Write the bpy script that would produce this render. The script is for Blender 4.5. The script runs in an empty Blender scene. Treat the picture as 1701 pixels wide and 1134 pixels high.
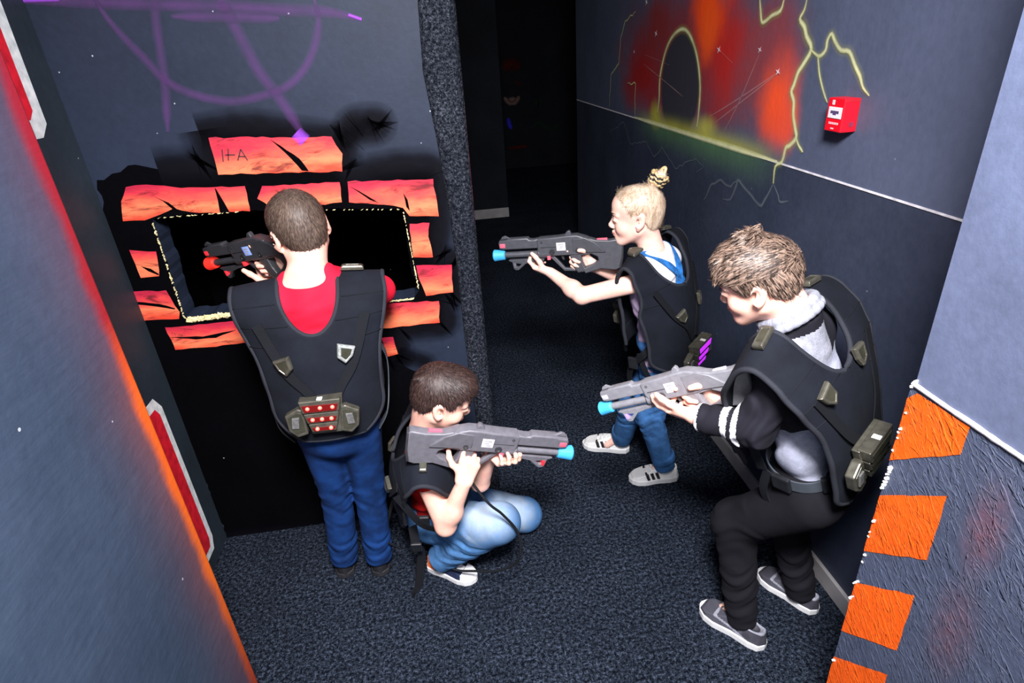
import bpy, bmesh, math, random
import numpy as np
from mathutils import Vector, Matrix

random.seed(7)
RNG = np.random.default_rng(7)
SC = bpy.context.scene
COL = SC.collection

# ------------------------------------------------------------------ objects
def link(o, parent=None):
    COL.objects.link(o)
    if parent is not None:
        o.parent = parent
    return o

def thing(name, label, cat, loc=(0, 0, 0), group=None):
    """Empty at the base of a thing; its parts are built in world space and parented."""
    o = bpy.data.objects.new(name, None)
    o.empty_display_size = .05
    o.location = loc
    link(o)
    o['label'] = label
    o['category'] = cat
    if group:
        o['group'] = group
    return o

def tag(o, label, cat, group=None):
    o['label'] = label
    o['category'] = cat
    if group:
        o['group'] = group
    return o

def structure(o):
    o['kind'] = 'structure'
    return o

def world_of(o):
    m = o.matrix_basis.copy()
    return m if o.parent is None else world_of(o.parent) @ o.matrix_parent_inverse @ m

def adopt(o, parent):
    """parent a mesh built in world space without moving it"""
    o.parent = parent
    o.matrix_parent_inverse = world_of(parent).inverted()
    return o

class MB:
    """collects geometry for ONE mesh object"""
    def __init__(self):
        self.v, self.f, self.m, self.uv = [], [], [], []
    def add(self, verts, faces, mat=0, uvs=None):
        b = len(self.v)
        self.v += [tuple(map(float, p)) for p in verts]
        for i, f in enumerate(faces):
            self.f.append(tuple(b + k for k in f))
            self.m.append(mat)
            self.uv.append([uvs[k] for k in f] if uvs is not None else [(0, 0)] * len(f))
        return self
    def addmesh(self, me, mat=0, mtx=None):
        vs = [(mtx @ v.co) if mtx else v.co.copy() for v in me.vertices]
        return self.add(vs, [tuple(p.vertices) for p in me.polygons], mat)
    def build(self, name, mats, parent=None, smooth=False, merge=0, mtx=None, angle=None, local=False):
        me = bpy.data.meshes.new(name)
        me.from_pydata(self.v, [], self.f)
        ul = me.uv_layers.new(name='UVMap')
        flat = [c for f in self.uv for uv in f for c in uv]
        if len(flat) == 2 * len(me.loops):
            ul.data.foreach_set('uv', flat)
        for m in (mats if isinstance(mats, (list, tuple)) else [mats]):
            me.materials.append(m)
        me.polygons.foreach_set('material_index', self.m)
        me.polygons.foreach_set('use_smooth', [bool(smooth)] * len(me.polygons))
        if merge:
            bm = bmesh.new(); bm.from_mesh(me)
            bmesh.ops.remove_doubles(bm, verts=bm.verts, dist=merge)
            bmesh.ops.recalc_face_normals(bm, faces=bm.faces)
            bm.to_mesh(me); bm.free()
        if mtx is not None:
            me.transform(mtx)
        me.update()
        if angle:
            me.set_sharp_from_angle(angle=math.radians(angle))
        o = bpy.data.objects.new(name, me)
        COL.objects.link(o)
        if parent is not None:
            if local: o.parent = parent
            else: adopt(o, parent)
        return o

def box_geo(lo, hi):
    x0, y0, z0 = lo; x1, y1, z1 = hi
    v = [(x0,y0,z0),(x1,y0,z0),(x1,y1,z0),(x0,y1,z0),(x0,y0,z1),(x1,y0,z1),(x1,y1,z1),(x0,y1,z1)]
    f = [(0,3,2,1),(4,5,6,7),(0,1,5,4),(1,2,6,5),(2,3,7,6),(3,0,4,7)]
    return v, f

def bevel_box(lo, hi, b=.003, seg=2):
    bm = bmesh.new()
    bmesh.ops.create_cube(bm, size=1)
    lo, hi = Vector(lo), Vector(hi)
    for v in bm.verts:
        v.co = Vector(((v.co.x + .5) * (hi.x - lo.x) + lo.x, (v.co.y + .5) * (hi.y - lo.y) + lo.y, (v.co.z + .5) * (hi.z - lo.z) + lo.z))
    if b:
        bmesh.ops.bevel(bm, geom=bm.edges[:], offset=b, segments=seg, affect='EDGES', profile=.6)
    bm.verts.index_update()
    out = [v.co[:] for v in bm.verts], [tuple(v.index for v in f.verts) for f in bm.faces]
    bm.free()
    return out

def extrude_profile(loops, half, bevel=.002, res=2):
    """closed 2D loops (first outer, others holes) in XZ, extruded +-half along Y, bevelled"""
    cu = bpy.data.curves.new('tmp', 'CURVE')
    cu.dimensions = '2D'; cu.fill_mode = 'BOTH'
    cu.extrude = max(half - bevel, 1e-4); cu.bevel_depth = bevel; cu.bevel_resolution = res
    cu.offset = -bevel
    for lp in loops:
        s = cu.splines.new('POLY'); s.points.add(len(lp) - 1)
        for p, (x, z) in zip(s.points, lp):
            p.co = (x, z, 0, 1)
        s.use_cyclic_u = True
    ob = bpy.data.objects.new('tmp', cu); COL.objects.link(ob)
    dg = bpy.context.evaluated_depsgraph_get()
    dg.update()
    me = bpy.data.meshes.new_from_object(ob.evaluated_get(dg))
    vs = [(v.co.x, -v.co.z, v.co.y) for v in me.vertices]
    fs = [tuple(p.vertices) for p in me.polygons]
    bpy.data.objects.remove(ob); bpy.data.curves.remove(cu); bpy.data.meshes.remove(me)
    return vs, fs

def tube_geo(path, r, n=8, closed=False, flat=None):
    """tube along a path; r scalar or list; flat=(normal,ratio) squashes along normal"""
    P = [Vector(p) for p in path]; k = len(P)
    rs = r if isinstance(r, (list, tuple)) else [r] * k
    V, F = [], []
    up = Vector((0, 0, 1))
    prev = None
    for i, p in enumerate(P):
        a = P[(i - 1) % k] if (closed or i > 0) else p
        b = P[(i + 1) % k] if (closed or i < k - 1) else p
        t = (b - a)
        t = t.normalized() if t.length > 1e-9 else Vector((0, 0, 1))
        if prev is None:
            u = up if abs(t.dot(up)) < .9 else Vector((1, 0, 0))
            u = (u - t * u.dot(t)).normalized()
        else:
            u = prev - t * prev.dot(t)
            u = u.normalized() if u.length > 1e-6 else Vector((1, 0, 0))
        prev = u
        w = t.cross(u)
        for j in range(n):
            an = 2 * math.pi * j / n
            d = u * math.cos(an) + w * math.sin(an)
            if flat:
                nn = Vector(flat[0]); d = d - nn * d.dot(nn) * (1 - flat[1])
            V.append(p + d * rs[i])
    rings = k if closed else k - 1
    for i in range(rings):
        for j in range(n):
            a, b = i * n + j, i * n + (j + 1) % n
            c, d = ((i + 1) % k) * n + (j + 1) % n, ((i + 1) % k) * n + j
            F.append((a, b, c, d))
    if not closed:
        F.append(tuple(reversed(range(n))))
        F.append(tuple((k - 1) * n + j for j in range(n)))
    return V, F

def catmull(pts, n=6, closed=False):
    P = [np.array(p, float) for p in pts]; k = len(P); out = []
    rng = k if closed else k - 1
    for i in range(rng):
        p0 = P[(i - 1) % k] if closed or i > 0 else 2 * P[0] - P[1]
        p1, p2 = P[i], P[(i + 1) % k]
        p3 = P[(i + 2) % k] if closed or i < k - 2 else 2 * P[-1] - P[-2]
        for t in np.linspace(0, 1, n, endpoint=False):
            out.append(.5 * ((2 * p1) + (-p0 + p2) * t + (2 * p0 - 5 * p1 + 4 * p2 - p3) * t * t + (-p0 + 3 * p1 - 3 * p2 + p3) * t ** 3))
    if not closed:
        out.append(P[-1])
    return out

def rough_poly(poly, step=.012, amp=.003):
    out = []
    for i, p in enumerate(poly):
        q = poly[(i + 1) % len(poly)]
        L = math.hypot(q[0] - p[0], q[1] - p[1]); n = max(1, int(L / step))
        for k in range(n):
            t = k / n
            a = amp if k else amp * .4
            out.append((p[0] + (q[0] - p[0]) * t + random.uniform(-a, a), p[1] + (q[1] - p[1]) * t + random.uniform(-a, a)))
    return out

# ---------------------------------------------------------------- materials
class NT:
    def __init__(self, name):
        self.mat = bpy.data.materials.new(name); self.mat.use_nodes = True
        self.t = self.mat.node_tree; self.n = self.t.nodes; self.n.clear()
        self.out = self.n.new('ShaderNodeOutputMaterial')
    def node(self, typ, **kw):
        nd = self.n.new(typ)
        for k, v in kw.items():
            setattr(nd, k, v)
        return nd
    def put(self, sock, val):
        if hasattr(val, 'is_output') or isinstance(val, bpy.types.NodeSocket):
            self.t.links.new(val, sock)
        elif val is not None:
            if isinstance(val, (tuple, list)) and len(val) == 3 and sock.type == 'RGBA':
                val = (*val, 1)
            sock.default_value = val
    def coord(self, kind='Object'):
        return self.node('ShaderNodeTexCoord').outputs[kind]
    def math(self, op, a, b=None, c=None, clamp=False):
        m = self.node('ShaderNodeMath', operation=op); m.use_clamp = clamp
        self.put(m.inputs[0], a)
        if b is not None: self.put(m.inputs[1], b)
        if c is not None: self.put(m.inputs[2], c)
        return m.outputs[0]
    def vmath(self, op, a, b=None):
        m = self.node('ShaderNodeVectorMath', operation=op)
        self.put(m.inputs[0], a)
        if b is not None: self.put(m.inputs[1], b)
        return m.outputs['Value'] if op in ('LENGTH', 'DOT_PRODUCT', 'DISTANCE') else m.outputs['Vector']
    def noise(self, vec=None, scale=10, detail=3, rough=.5, dist=0, out='Fac'):
        m = self.node('ShaderNodeTexNoise')
        if vec is not None: self.put(m.inputs['Vector'], vec)
        m.inputs['Scale'].default_value = scale; m.inputs['Detail'].default_value = detail
        m.inputs['Roughness'].default_value = rough; m.inputs['Distortion'].default_value = dist
        return m.outputs[out]
    def voronoi(self, vec, scale, feature='F1', out='Distance'):
        m = self.node('ShaderNodeTexVoronoi', feature=feature)
        self.put(m.inputs['Vector'], vec); m.inputs['Scale'].default_value = scale
        return m.outputs[out]
    def ramp(self, fac, stops, interp='LINEAR'):
        r = self.node('ShaderNodeValToRGB'); r.color_ramp.interpolation = interp
        els = r.color_ramp.elements
        while len(els) < len(stops): els.new(.5)
        for e, (p, c) in zip(els, stops):
            e.position = p
            e.color = (c, c, c, 1) if not isinstance(c, (tuple, list)) else (*c, 1)
        self.put(r.inputs[0], fac)
        return r.outputs['Color']
    def maprange(self, v, a, b, c=0., d=1., smooth=True):
        m = self.node('ShaderNodeMapRange', interpolation_type='SMOOTHSTEP' if smooth else 'LINEAR')
        self.put(m.inputs['Value'], v)
        for k, val in zip(('From Min', 'From Max', 'To Min', 'To Max'), (a, b, c, d)):
            m.inputs[k].default_value = val
        return m.outputs['Result']
    def mix(self, fac, a, b, mode='MIX'):
        m = self.node('ShaderNodeMix', data_type='RGBA', blend_type=mode)
        self.put(m.inputs[0], fac); self.put(m.inputs[6], a); self.put(m.inputs[7], b)
        return m.outputs[2]
    def sep(self, v):
        s = self.node('ShaderNodeSeparateXYZ'); self.put(s.inputs[0], v); return s.outputs
    def scale(self, v, s):
        m = self.node('ShaderNodeMapping'); self.put(m.inputs['Vector'], v); m.inputs['Scale'].default_value = s
        return m.outputs[0]
    def bump(self, h, strength=.3, dist=.01):
        b = self.node('ShaderNodeBump'); b.inputs['Strength'].default_value = strength
        b.inputs['Distance'].default_value = dist; self.put(b.inputs['Height'], h)
        return b.outputs[0]
    def bsdf(self, color, rough=.6, metal=0., normal=None, spec=.5, emis=None, estr=0., sheen=0., sss=0., alpha=None, coat=0.):
        b = self.node('ShaderNodeBsdfPrincipled')
        self.put(b.inputs['Base Color'], color); self.put(b.inputs['Roughness'], rough)
        self.put(b.inputs['Metallic'], metal)
        b.inputs['Specular IOR Level'].default_value = spec
        if normal is not None: self.put(b.inputs['Normal'], normal)
        if emis is not None:
            self.put(b.inputs['Emission Color'], emis); b.inputs['Emission Strength'].default_value = estr
        if sheen:
            b.inputs['Sheen Weight'].default_value = sheen; b.inputs['Sheen Roughness'].default_value = .5
        if sss:
            b.inputs['Subsurface Weight'].default_value = sss
            b.inputs['Subsurface Radius'].default_value = (.012, .005, .003)
            b.inputs['Subsurface Scale'].default_value = 1.
        if coat: b.inputs['Coat Weight'].default_value = coat
        if alpha is not None: self.put(b.inputs['Alpha'], alpha)
        self.t.links.new(b.outputs[0], self.out.inputs[0])
        return self.mat

def plain(name, col, rough=.5, metal=0., var=.25, scale=40, bump=.0, bscale=200, spec=.5, **kw):
    n = NT(name); c = n.coord()
    f = n.noise(c, scale, 3)
    lo = tuple(x * (1 - var) for x in col); hi = tuple(min(1, x * (1 + var)) for x in col)
    colr = n.ramp(f, [(.3, lo), (.7, hi)])
    nm = n.bump(n.noise(c, bscale, 2), bump, .004) if bump else None
    return n.bsdf(colr, rough, metal, nm, spec, **kw)

def emitter(name, col, s, base=None):
    n = NT(name)
    return n.bsdf(base or col, .3, emis=(*col, 1), estr=s)

def cloth(name, col, var=.3, rough=.9, weave=900, bump=.25, sheen=.0, spec=.2, big=9.):
    n = NT(name); c = n.coord()
    f = n.noise(c, big, 4, .6); g = n.noise(c, weave, 1)
    lo = tuple(x * (1 - var) for x in col); hi = tuple(min(1, x * (1 + var)) for x in col)
    k = n.math('ADD', n.math('MULTIPLY', f, .75), n.math('MULTIPLY', g, .25))
    return n.bsdf(n.ramp(k, [(.35, lo), (.65, hi)]), rough, 0., n.bump(n.math('ADD', g, n.math('MULTIPLY', f, 2.)), bump, .002), spec, sheen=sheen)

def spray(name, col, opacity=1., pw=1.):
    """airbrushed paint stroke: soft across its width (u), patchy along it"""
    n = NT(name)
    uv = n.sep(n.coord('UV'))
    d = n.math('SUBTRACT', 1., n.math('ABSOLUTE', n.math('SUBTRACT', n.math('MULTIPLY', uv[0], 2.), 1.)))
    d = n.math('POWER', n.math('MAXIMUM', d, 0.), pw)
    ns = n.maprange(n.noise(n.coord(), 14, 3), .2, .7, .55, 1.)
    a = n.math('MULTIPLY', n.math('MULTIPLY', d, ns), opacity, clamp=True)
    return n.bsdf(col, .7, alpha=a, spec=.1)

def ribbon(mb, pts, w, to3, mat, taper=True, n=5):
    """soft stroke lying on a wall; pts 2D, to3 maps (a,b)->3D"""
    P = catmull(pts, n) if len(pts) > 2 else [np.array(p, float) for p in pts]
    V, U = [], []
    k = len(P)
    for i, p in enumerate(P):
        t = P[min(i + 1, k - 1)] - P[max(i - 1, 0)]
        L = np.hypot(*t) or 1.; nrm = np.array((-t[1], t[0])) / L
        ww = w * (1 if not taper else min(1, .35 + 4 * min(i, k - 1 - i) / k))
        V += [to3(*(p + nrm * ww)), to3(*(p - nrm * ww))]
        U += [(0, i / k), (1, i / k)]
    mb.add(V, [(2 * i, 2 * i + 1, 2 * i + 3, 2 * i + 2) for i in range(k - 1)], mat, U)
# ============================================================ traced layout (metres, on the walls)
BRICKS=[
  [(-0.635,1.47),(-0.296,1.446),(-0.273,1.395),(-0.284,1.346),(-0.638,1.367)] ,
  [(-0.9,1.355),(-0.841,1.357),(-0.771,1.342),(-0.661,1.332),(-0.572,1.328),(-0.573,1.265),(-0.576,1.253),(-0.638,1.257),(-0.672,1.257),(-0.722,1.261),(-0.789,1.282),(-0.856,1.26),(-0.881,1.255),(-0.94,1.258),(-0.925,1.315)] ,
  [(-0.522,1.324),(-0.297,1.315),(-0.302,1.255),(-0.352,1.251),(-0.511,1.257),(-0.545,1.288)] ,
  [(-0.273,1.315),(-0.017,1.299),(-0.013,1.183),(-0.103,1.192),(-0.12,1.22),(-0.177,1.236),(-0.281,1.253)] ,
  [(-0.107,1.168),(-0.045,1.164),(-0.054,1.119),(-0.047,1.051),(-0.111,1.058)] ,
  [(-0.105,1.028),(0.01,1.019),(0.004,0.922),(-0.087,0.92),(-0.102,0.98)] ,
  [(-0.29,0.914),(-0.046,0.896),(-0.053,0.816),(-0.306,0.818)] ,
  [(-0.258,0.784),(-0.217,0.783),(-0.211,0.714),(-0.248,0.709)] ,
  [(-0.952,1.17),(-0.878,1.158),(-0.894,1.079),(-0.949,1.079)] ,
  [(-0.987,1.039),(-0.888,1.031),(-0.871,0.955),(-0.88,0.931),(-0.988,0.938)] ,
  [(-0.931,0.908),(-0.868,0.905),(-0.718,0.904),(-0.671,0.905),(-0.663,0.822),(-0.796,0.82),(-0.924,0.825)] ,
]
HOLE= [(-0.858,1.255),(-0.724,1.26),(-0.581,1.252),(-0.355,1.236),(-0.2,1.227),(-0.119,1.212),(-0.122,1.015),(-0.107,0.943),(-0.127,0.917),(-0.235,0.917),(-0.714,0.933),(-0.862,0.929)]
CRACKS=[
  [(-0.47,1.453),(-0.434,1.411),(-0.399,1.358),(-0.379,1.354),(-0.398,1.392),(-0.443,1.432)] ,
  [(-0.835,1.324),(-0.812,1.305),(-0.79,1.278),(-0.775,1.273),(-0.797,1.3)] ,
  [(-0.658,1.33),(-0.658,1.294),(-0.662,1.256),(-0.635,1.255),(-0.648,1.307),(-0.654,1.328)] ,
  [(-0.272,1.302),(-0.217,1.254),(-0.19,1.241),(-0.247,1.285)] ,
  [(-0.113,1.266),(-0.11,1.222),(-0.101,1.207),(-0.103,1.244)] ,
  [(-0.936,1.117),(-0.91,1.106),(-0.893,1.087),(-0.895,1.083),(-0.92,1.099)] ,
  [(-0.993,1.005),(-0.924,0.99),(-0.88,0.969),(-0.882,0.965),(-0.935,0.982),(-0.992,0.996)] ,
  [(-0.93,0.871),(-0.825,0.862),(-0.741,0.87),(-0.716,0.872),(-0.787,0.852),(-0.851,0.854)] ,
]
GROUT= [(-0.658,1.491),(-0.602,1.496),(-0.544,1.499),(-0.456,1.486),(-0.394,1.47),(-0.279,1.446),(-0.258,1.45),(-0.232,1.48),(-0.191,1.488),(-0.145,1.48),(-0.163,1.452),(-0.218,1.445),(-0.251,1.416),(-0.262,1.339),(-0.158,1.354),(-0.005,1.338),(0.002,1.204),(-0.019,1.107),(-0.017,1.044),(0.029,1.031),(0.026,0.907),(-0.024,0.887),(-0.034,0.796),(-0.182,0.79),(-0.195,0.702),(-0.256,0.683),(-0.1,0.62),(-0.12,0),(-0.984,0),(-0.998,1.165),(-0.973,1.379),(-0.9,1.398),(-0.853,1.416),(-0.798,1.397),(-0.734,1.399),(-0.658,1.402)]
A_STROKES=[
  (0.022, [(-0.504,1.828),(-0.507,1.791),(-0.488,1.734),(-0.457,1.634),(-0.422,1.569),(-0.392,1.503),(-0.374,1.45)] ),
  (0.016, [(-0.663,1.824),(-0.681,1.776),(-0.696,1.689),(-0.706,1.623),(-0.723,1.556),(-0.739,1.494)] ),
  (0.02, [(-0.991,1.827),(-0.884,1.821),(-0.776,1.811),(-0.634,1.799),(-0.495,1.788),(-0.367,1.774),(-0.242,1.761),(-0.157,1.739)] ),
  (0.018, [(-0.642,1.774),(-0.535,1.767),(-0.44,1.76),(-0.372,1.753)] ),
  (0.016, [(-0.817,1.826),(-0.793,1.764),(-0.74,1.679),(-0.702,1.623),(-0.643,1.585),(-0.556,1.561),(-0.474,1.566),(-0.396,1.585),(-0.336,1.626),(-0.294,1.683),(-0.272,1.741),(-0.272,1.791)] ),
]
BOLTS=[
  (0.012, [(1.81,1.723),(1.833,1.667),(1.786,1.621),(1.753,1.588),(1.784,1.546),(1.824,1.47),(1.796,1.406),(1.763,1.343),(1.793,1.316),(1.812,1.305),(1.822,1.262),(1.857,1.241),(1.855,1.186)] ),
  (0.006, [(1.855,1.186),(1.876,1.149),(1.913,1.098),(2.015,1.126),(2.094,1.152),(2.119,1.097),(2.144,1.067),(2.199,1.058)] ),
  (0.009, [(1.758,1.588),(1.731,1.576),(1.707,1.57),(1.684,1.585),(1.683,1.609),(1.669,1.625),(1.617,1.585),(1.581,1.581),(1.521,1.524),(1.472,1.481)] ),
  (0.006, [(1.716,1.571),(1.691,1.518),(1.662,1.479),(1.637,1.453)] ),
  (0.007, [(1.763,1.343),(1.742,1.323),(1.715,1.308)] ),
  (0.01, [(2.081,1.738),(2.065,1.699),(2.049,1.668),(1.991,1.684),(1.944,1.695),(1.931,1.727)] ),
  (0.005, [(2.368,1.016),(2.31,1.092),(2.23,1.126),(2.147,1.117),(2.1,1.148)] ),
  (0.004, [(1.855,1.186),(1.817,1.156),(1.8,1.137),(1.753,1.151)] ),
  (0.005, [(3.339,1.767),(3.512,1.731),(3.593,1.649),(3.62,1.522),(3.771,1.457),(3.804,1.272)] ),
  (0.003, [(3.797,1.125),(3.505,1.212),(3.372,1.112),(3.104,1.157),(2.982,1.099),(2.883,1.159),(2.699,1.09),(2.476,1.168),(2.395,1.15),(2.465,1.114)] ),
  (0.004, [(3.452,1.422),(3.31,1.428),(3.302,1.257)] ),
]
RING= [(2.97,1.31),(2.953,1.373),(2.954,1.475),(2.897,1.585),(2.814,1.646),(2.71,1.668),(2.624,1.638),(2.542,1.56),(2.493,1.455),(2.488,1.352),(2.496,1.295)]
RAYS=[ [(1.904,1.527),(2.145,1.433),(2.38,1.347)],[(1.919,1.518),(2.154,1.41),(2.333,1.327)],[(2.037,1.587),(2.144,1.427),(2.245,1.304)],[(3.184,1.568),(2.84,1.526)],[(3.193,1.524),(2.876,1.453),(2.663,1.404)],[(2.33,1.581),(2.229,1.544)] ]
STARS= [(3.183,1.799),(3.032,1.659),(3.351,1.581),(2.347,1.588),(2.043,1.587),(1.915,1.524)]
ORANGE=[ [(0.803,1.048),(0.77,1.07),(0.662,1.073),(0.662,1.02),(0.795,0.91)],[(0.796,0.825),(0.66,0.935),(0.656,0.792),(0.791,0.677)],[(0.797,0.586),(0.656,0.702),(0.653,0.551),(0.792,0.432)],[(0.793,0.342),(0.655,0.474),(0.653,0.389),(0.818,0.205)] ]

# ------------------------------------------------------------ surface materials
XW, YB, XF, XL, XD = 1.107, 1.859, .78, -.66, -.984   # right wall, brick wall, near right panel, near left wall, recessed left wall

def m_carpet(name, dark, light, sc=190):
    n = NT(name); c = n.coord()
    a = n.noise(c, sc, 4, .75); b = n.noise(c, sc * 2.6, 2)
    k = n.math('ADD', n.math('MULTIPLY', a, .7), n.math('MULTIPLY', b, .3))
    big = n.noise(c, 3.5, 3)
    col = n.ramp(k, [(.43, dark), (.53, tuple((x + y) / 3.6 for x, y in zip(dark, light))), (.63, light)])
    col = n.mix(n.maprange(big, .3, .75, 0, .35), col, dark)
    return n.bsdf(col, 1., 0, n.bump(k, 1., .012), .05)

M_FLOOR = m_carpet('carpet', (.0022, .0035, .007), (.088, .116, .174), 92)
M_COLC = m_carpet('carpet_strip', (.004, .006, .010), (.11, .125, .165), 110)

def m_paint(name, col, spec=.3, rough=.55, bump=.12, speck=True, osb=0., stain=None):
    n = NT(name); c = n.coord()
    f = n.noise(c, 3., 5, .6); g = n.noise(c, 55, 4, .65)
    lo = tuple(x * .72 for x in col); hi = tuple(min(1, x * 1.28) for x in col)
    k = n.math('ADD', n.math('MULTIPLY', f, .7), n.math('MULTIPLY', g, .3))
    cc = n.ramp(k, [(.33, lo), (.67, hi)])
    h = n.math('MULTIPLY', g, .6)
    if osb:
        s_ = n.sep(c)
        def streak(al, a, b, lo_, hi_):
            ca, sa = math.cos(al), math.sin(al)
            u = n.math('ADD', n.math('MULTIPLY', s_[1], ca * a), n.math('MULTIPLY', s_[2], sa * a))
            v = n.math('ADD', n.math('MULTIPLY', s_[1], -sa * b), n.math('MULTIPLY', s_[2], ca * b))
            cb = n.node('ShaderNodeCombineXYZ'); n.put(cb.inputs[0], u); n.put(cb.inputs[1], v); n.put(cb.inputs[2], n.math('MULTIPLY', s_[0], 9.))
            return n.maprange(n.noise(cb.outputs[0], 1., 3, .6, .5), lo_, hi_)
        w = n.math('MAXIMUM', n.math('MAXIMUM', streak(.75, 16, 120, .52, .62), streak(.15, 18, 130, .56, .66)), streak(1.25, 20, 140, .57, .67))
        h = n.math('ADD', h, n.math('MULTIPLY', w, osb))
    if stain:
        for (ctr, rad, scol, amt) in stain:
            q = n.vmath('LENGTH', n.scale(n.vmath('SUBTRACT', c, ctr), tuple(1 / r for r in rad)))
            a = n.math('MULTIPLY', n.maprange(q, 0, 1, amt, 0), n.maprange(g, .3, .7, .4, 1))
            cc = n.mix(a, cc, scol)
    if speck:
        v = n.math('LESS_THAN', n.voronoi(c, 13.), .028)
        cc = n.mix(n.math('MULTIPLY', v, .6), cc, (.55, .6, .66))
    return n.bsdf(cc, rough, 0, n.bump(h, bump, .006), spec)

M_NAVY = m_paint('navy_wall_paint', (.016, .023, .043), spec=.2)
M_BLACK = m_paint('black_wall_paint', (.0016, .0016, .0024), spec=.02, rough=.9)
M_DARKWALL = m_paint('dark_corridor_paint', (.012, .014, .019), spec=.1, rough=.8, speck=False)
M_CEIL = plain('ceiling_paint', (.03, .03, .035), .9)
M_DARKSIDE = m_paint('recess_paint', (.022, .032, .044), speck=True)
M_PANEL_LOW = m_paint('rough_board_paint', (.056, .070, .116), osb=1.4, bump=.55, speck=False, stain=[((XF, .585, .93), (.2, .05, .13), (.16, .05, .06), .6), ((XF, .575, .71), (.2, .06, .16), (.14, .045, .05), .5)])
M_PANEL_UP = m_paint('smooth_board_paint', (.092, .112, .185), speck=False, bump=.2)
M_ORANGE = m_paint('orange_square_paint', (.80, .10, .006), osb=1.2, bump=.5, speck=False, rough=.5)
M_CHIP = plain('bare_chipped_board', (.85, .82, .78), .9, bump=.4)
M_WOOD = plain('raw_sawn_wood', (.78, .62, .33), .9, bump=.8, bscale=120, var=.5, scale=150)
M_WHITE = plain('white_border_paint', (.78, .88, .88), .6)
M_RED = plain('red_panel_paint', (.75, .012, .03), .55)
M_SKIRT = plain('grey_skirting', (.34, .33, .34), .5, var=.15, scale=12)
M_CAULK = plain('white_joint_filler', (.75, .73, .78), .7)
M_PURPLE = spray('purple_spray', (.18, .065, .27), .30, .7)
M_PURPLE_HOT = spray('purple_spray_dense', (.36, .08, .75), .95, .7)
M_BOLT = spray('fluorescent_yellow_spray', (.82, .84, .46), 1.0, .6)
M_BOLT_DIM = spray('grey_green_spray', (.20, .24, .27), .55, .9)
M_BOLT_GLOW = spray('yellow_green_haze_spray', (.50, .52, .13), .42, 1.3)
M_RAY = spray('pale_pink_spray', (.62, .36, .36), .5, 1.)
M_STAR = spray('white_star_spray', (.92, .82, .9), 1.2, 1.1)
M_BLACKSPRAY = spray('black_spray_edge', (.003, .003, .006), .8, .8)
M_INK = plain('black_marker', (.03, .012, .015), .6)

def m_brick():
    n = NT('painted_brick'); uv = n.sep(n.coord('UV')); c = n.coord()
    v = n.math('ADD', uv[1], n.math('MULTIPLY', n.math('SUBTRACT', n.noise(n.scale(c, (5, 5, 14)), 1., 4, .6), .5), 1.1))
    col = n.ramp(v, [(.0, (.70, .06, .03)), (.28, (.86, .21, .095)), (.5, (.80, .105, .065)), (.78, (.62, .035, .055)), (1., (.45, .016, .05))])
    s = n.maprange(n.noise(n.scale(c, (7, 7, 30)), 1., 5, .7, 1.), .50, .68, 0, .85)
    col = n.mix(s, col, (.10, .012, .016))
    return n.bsdf(col, .6, 0, n.bump(n.noise(c, 60, 3), .15, .004), .25)
M_BRICK = m_brick()

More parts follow.
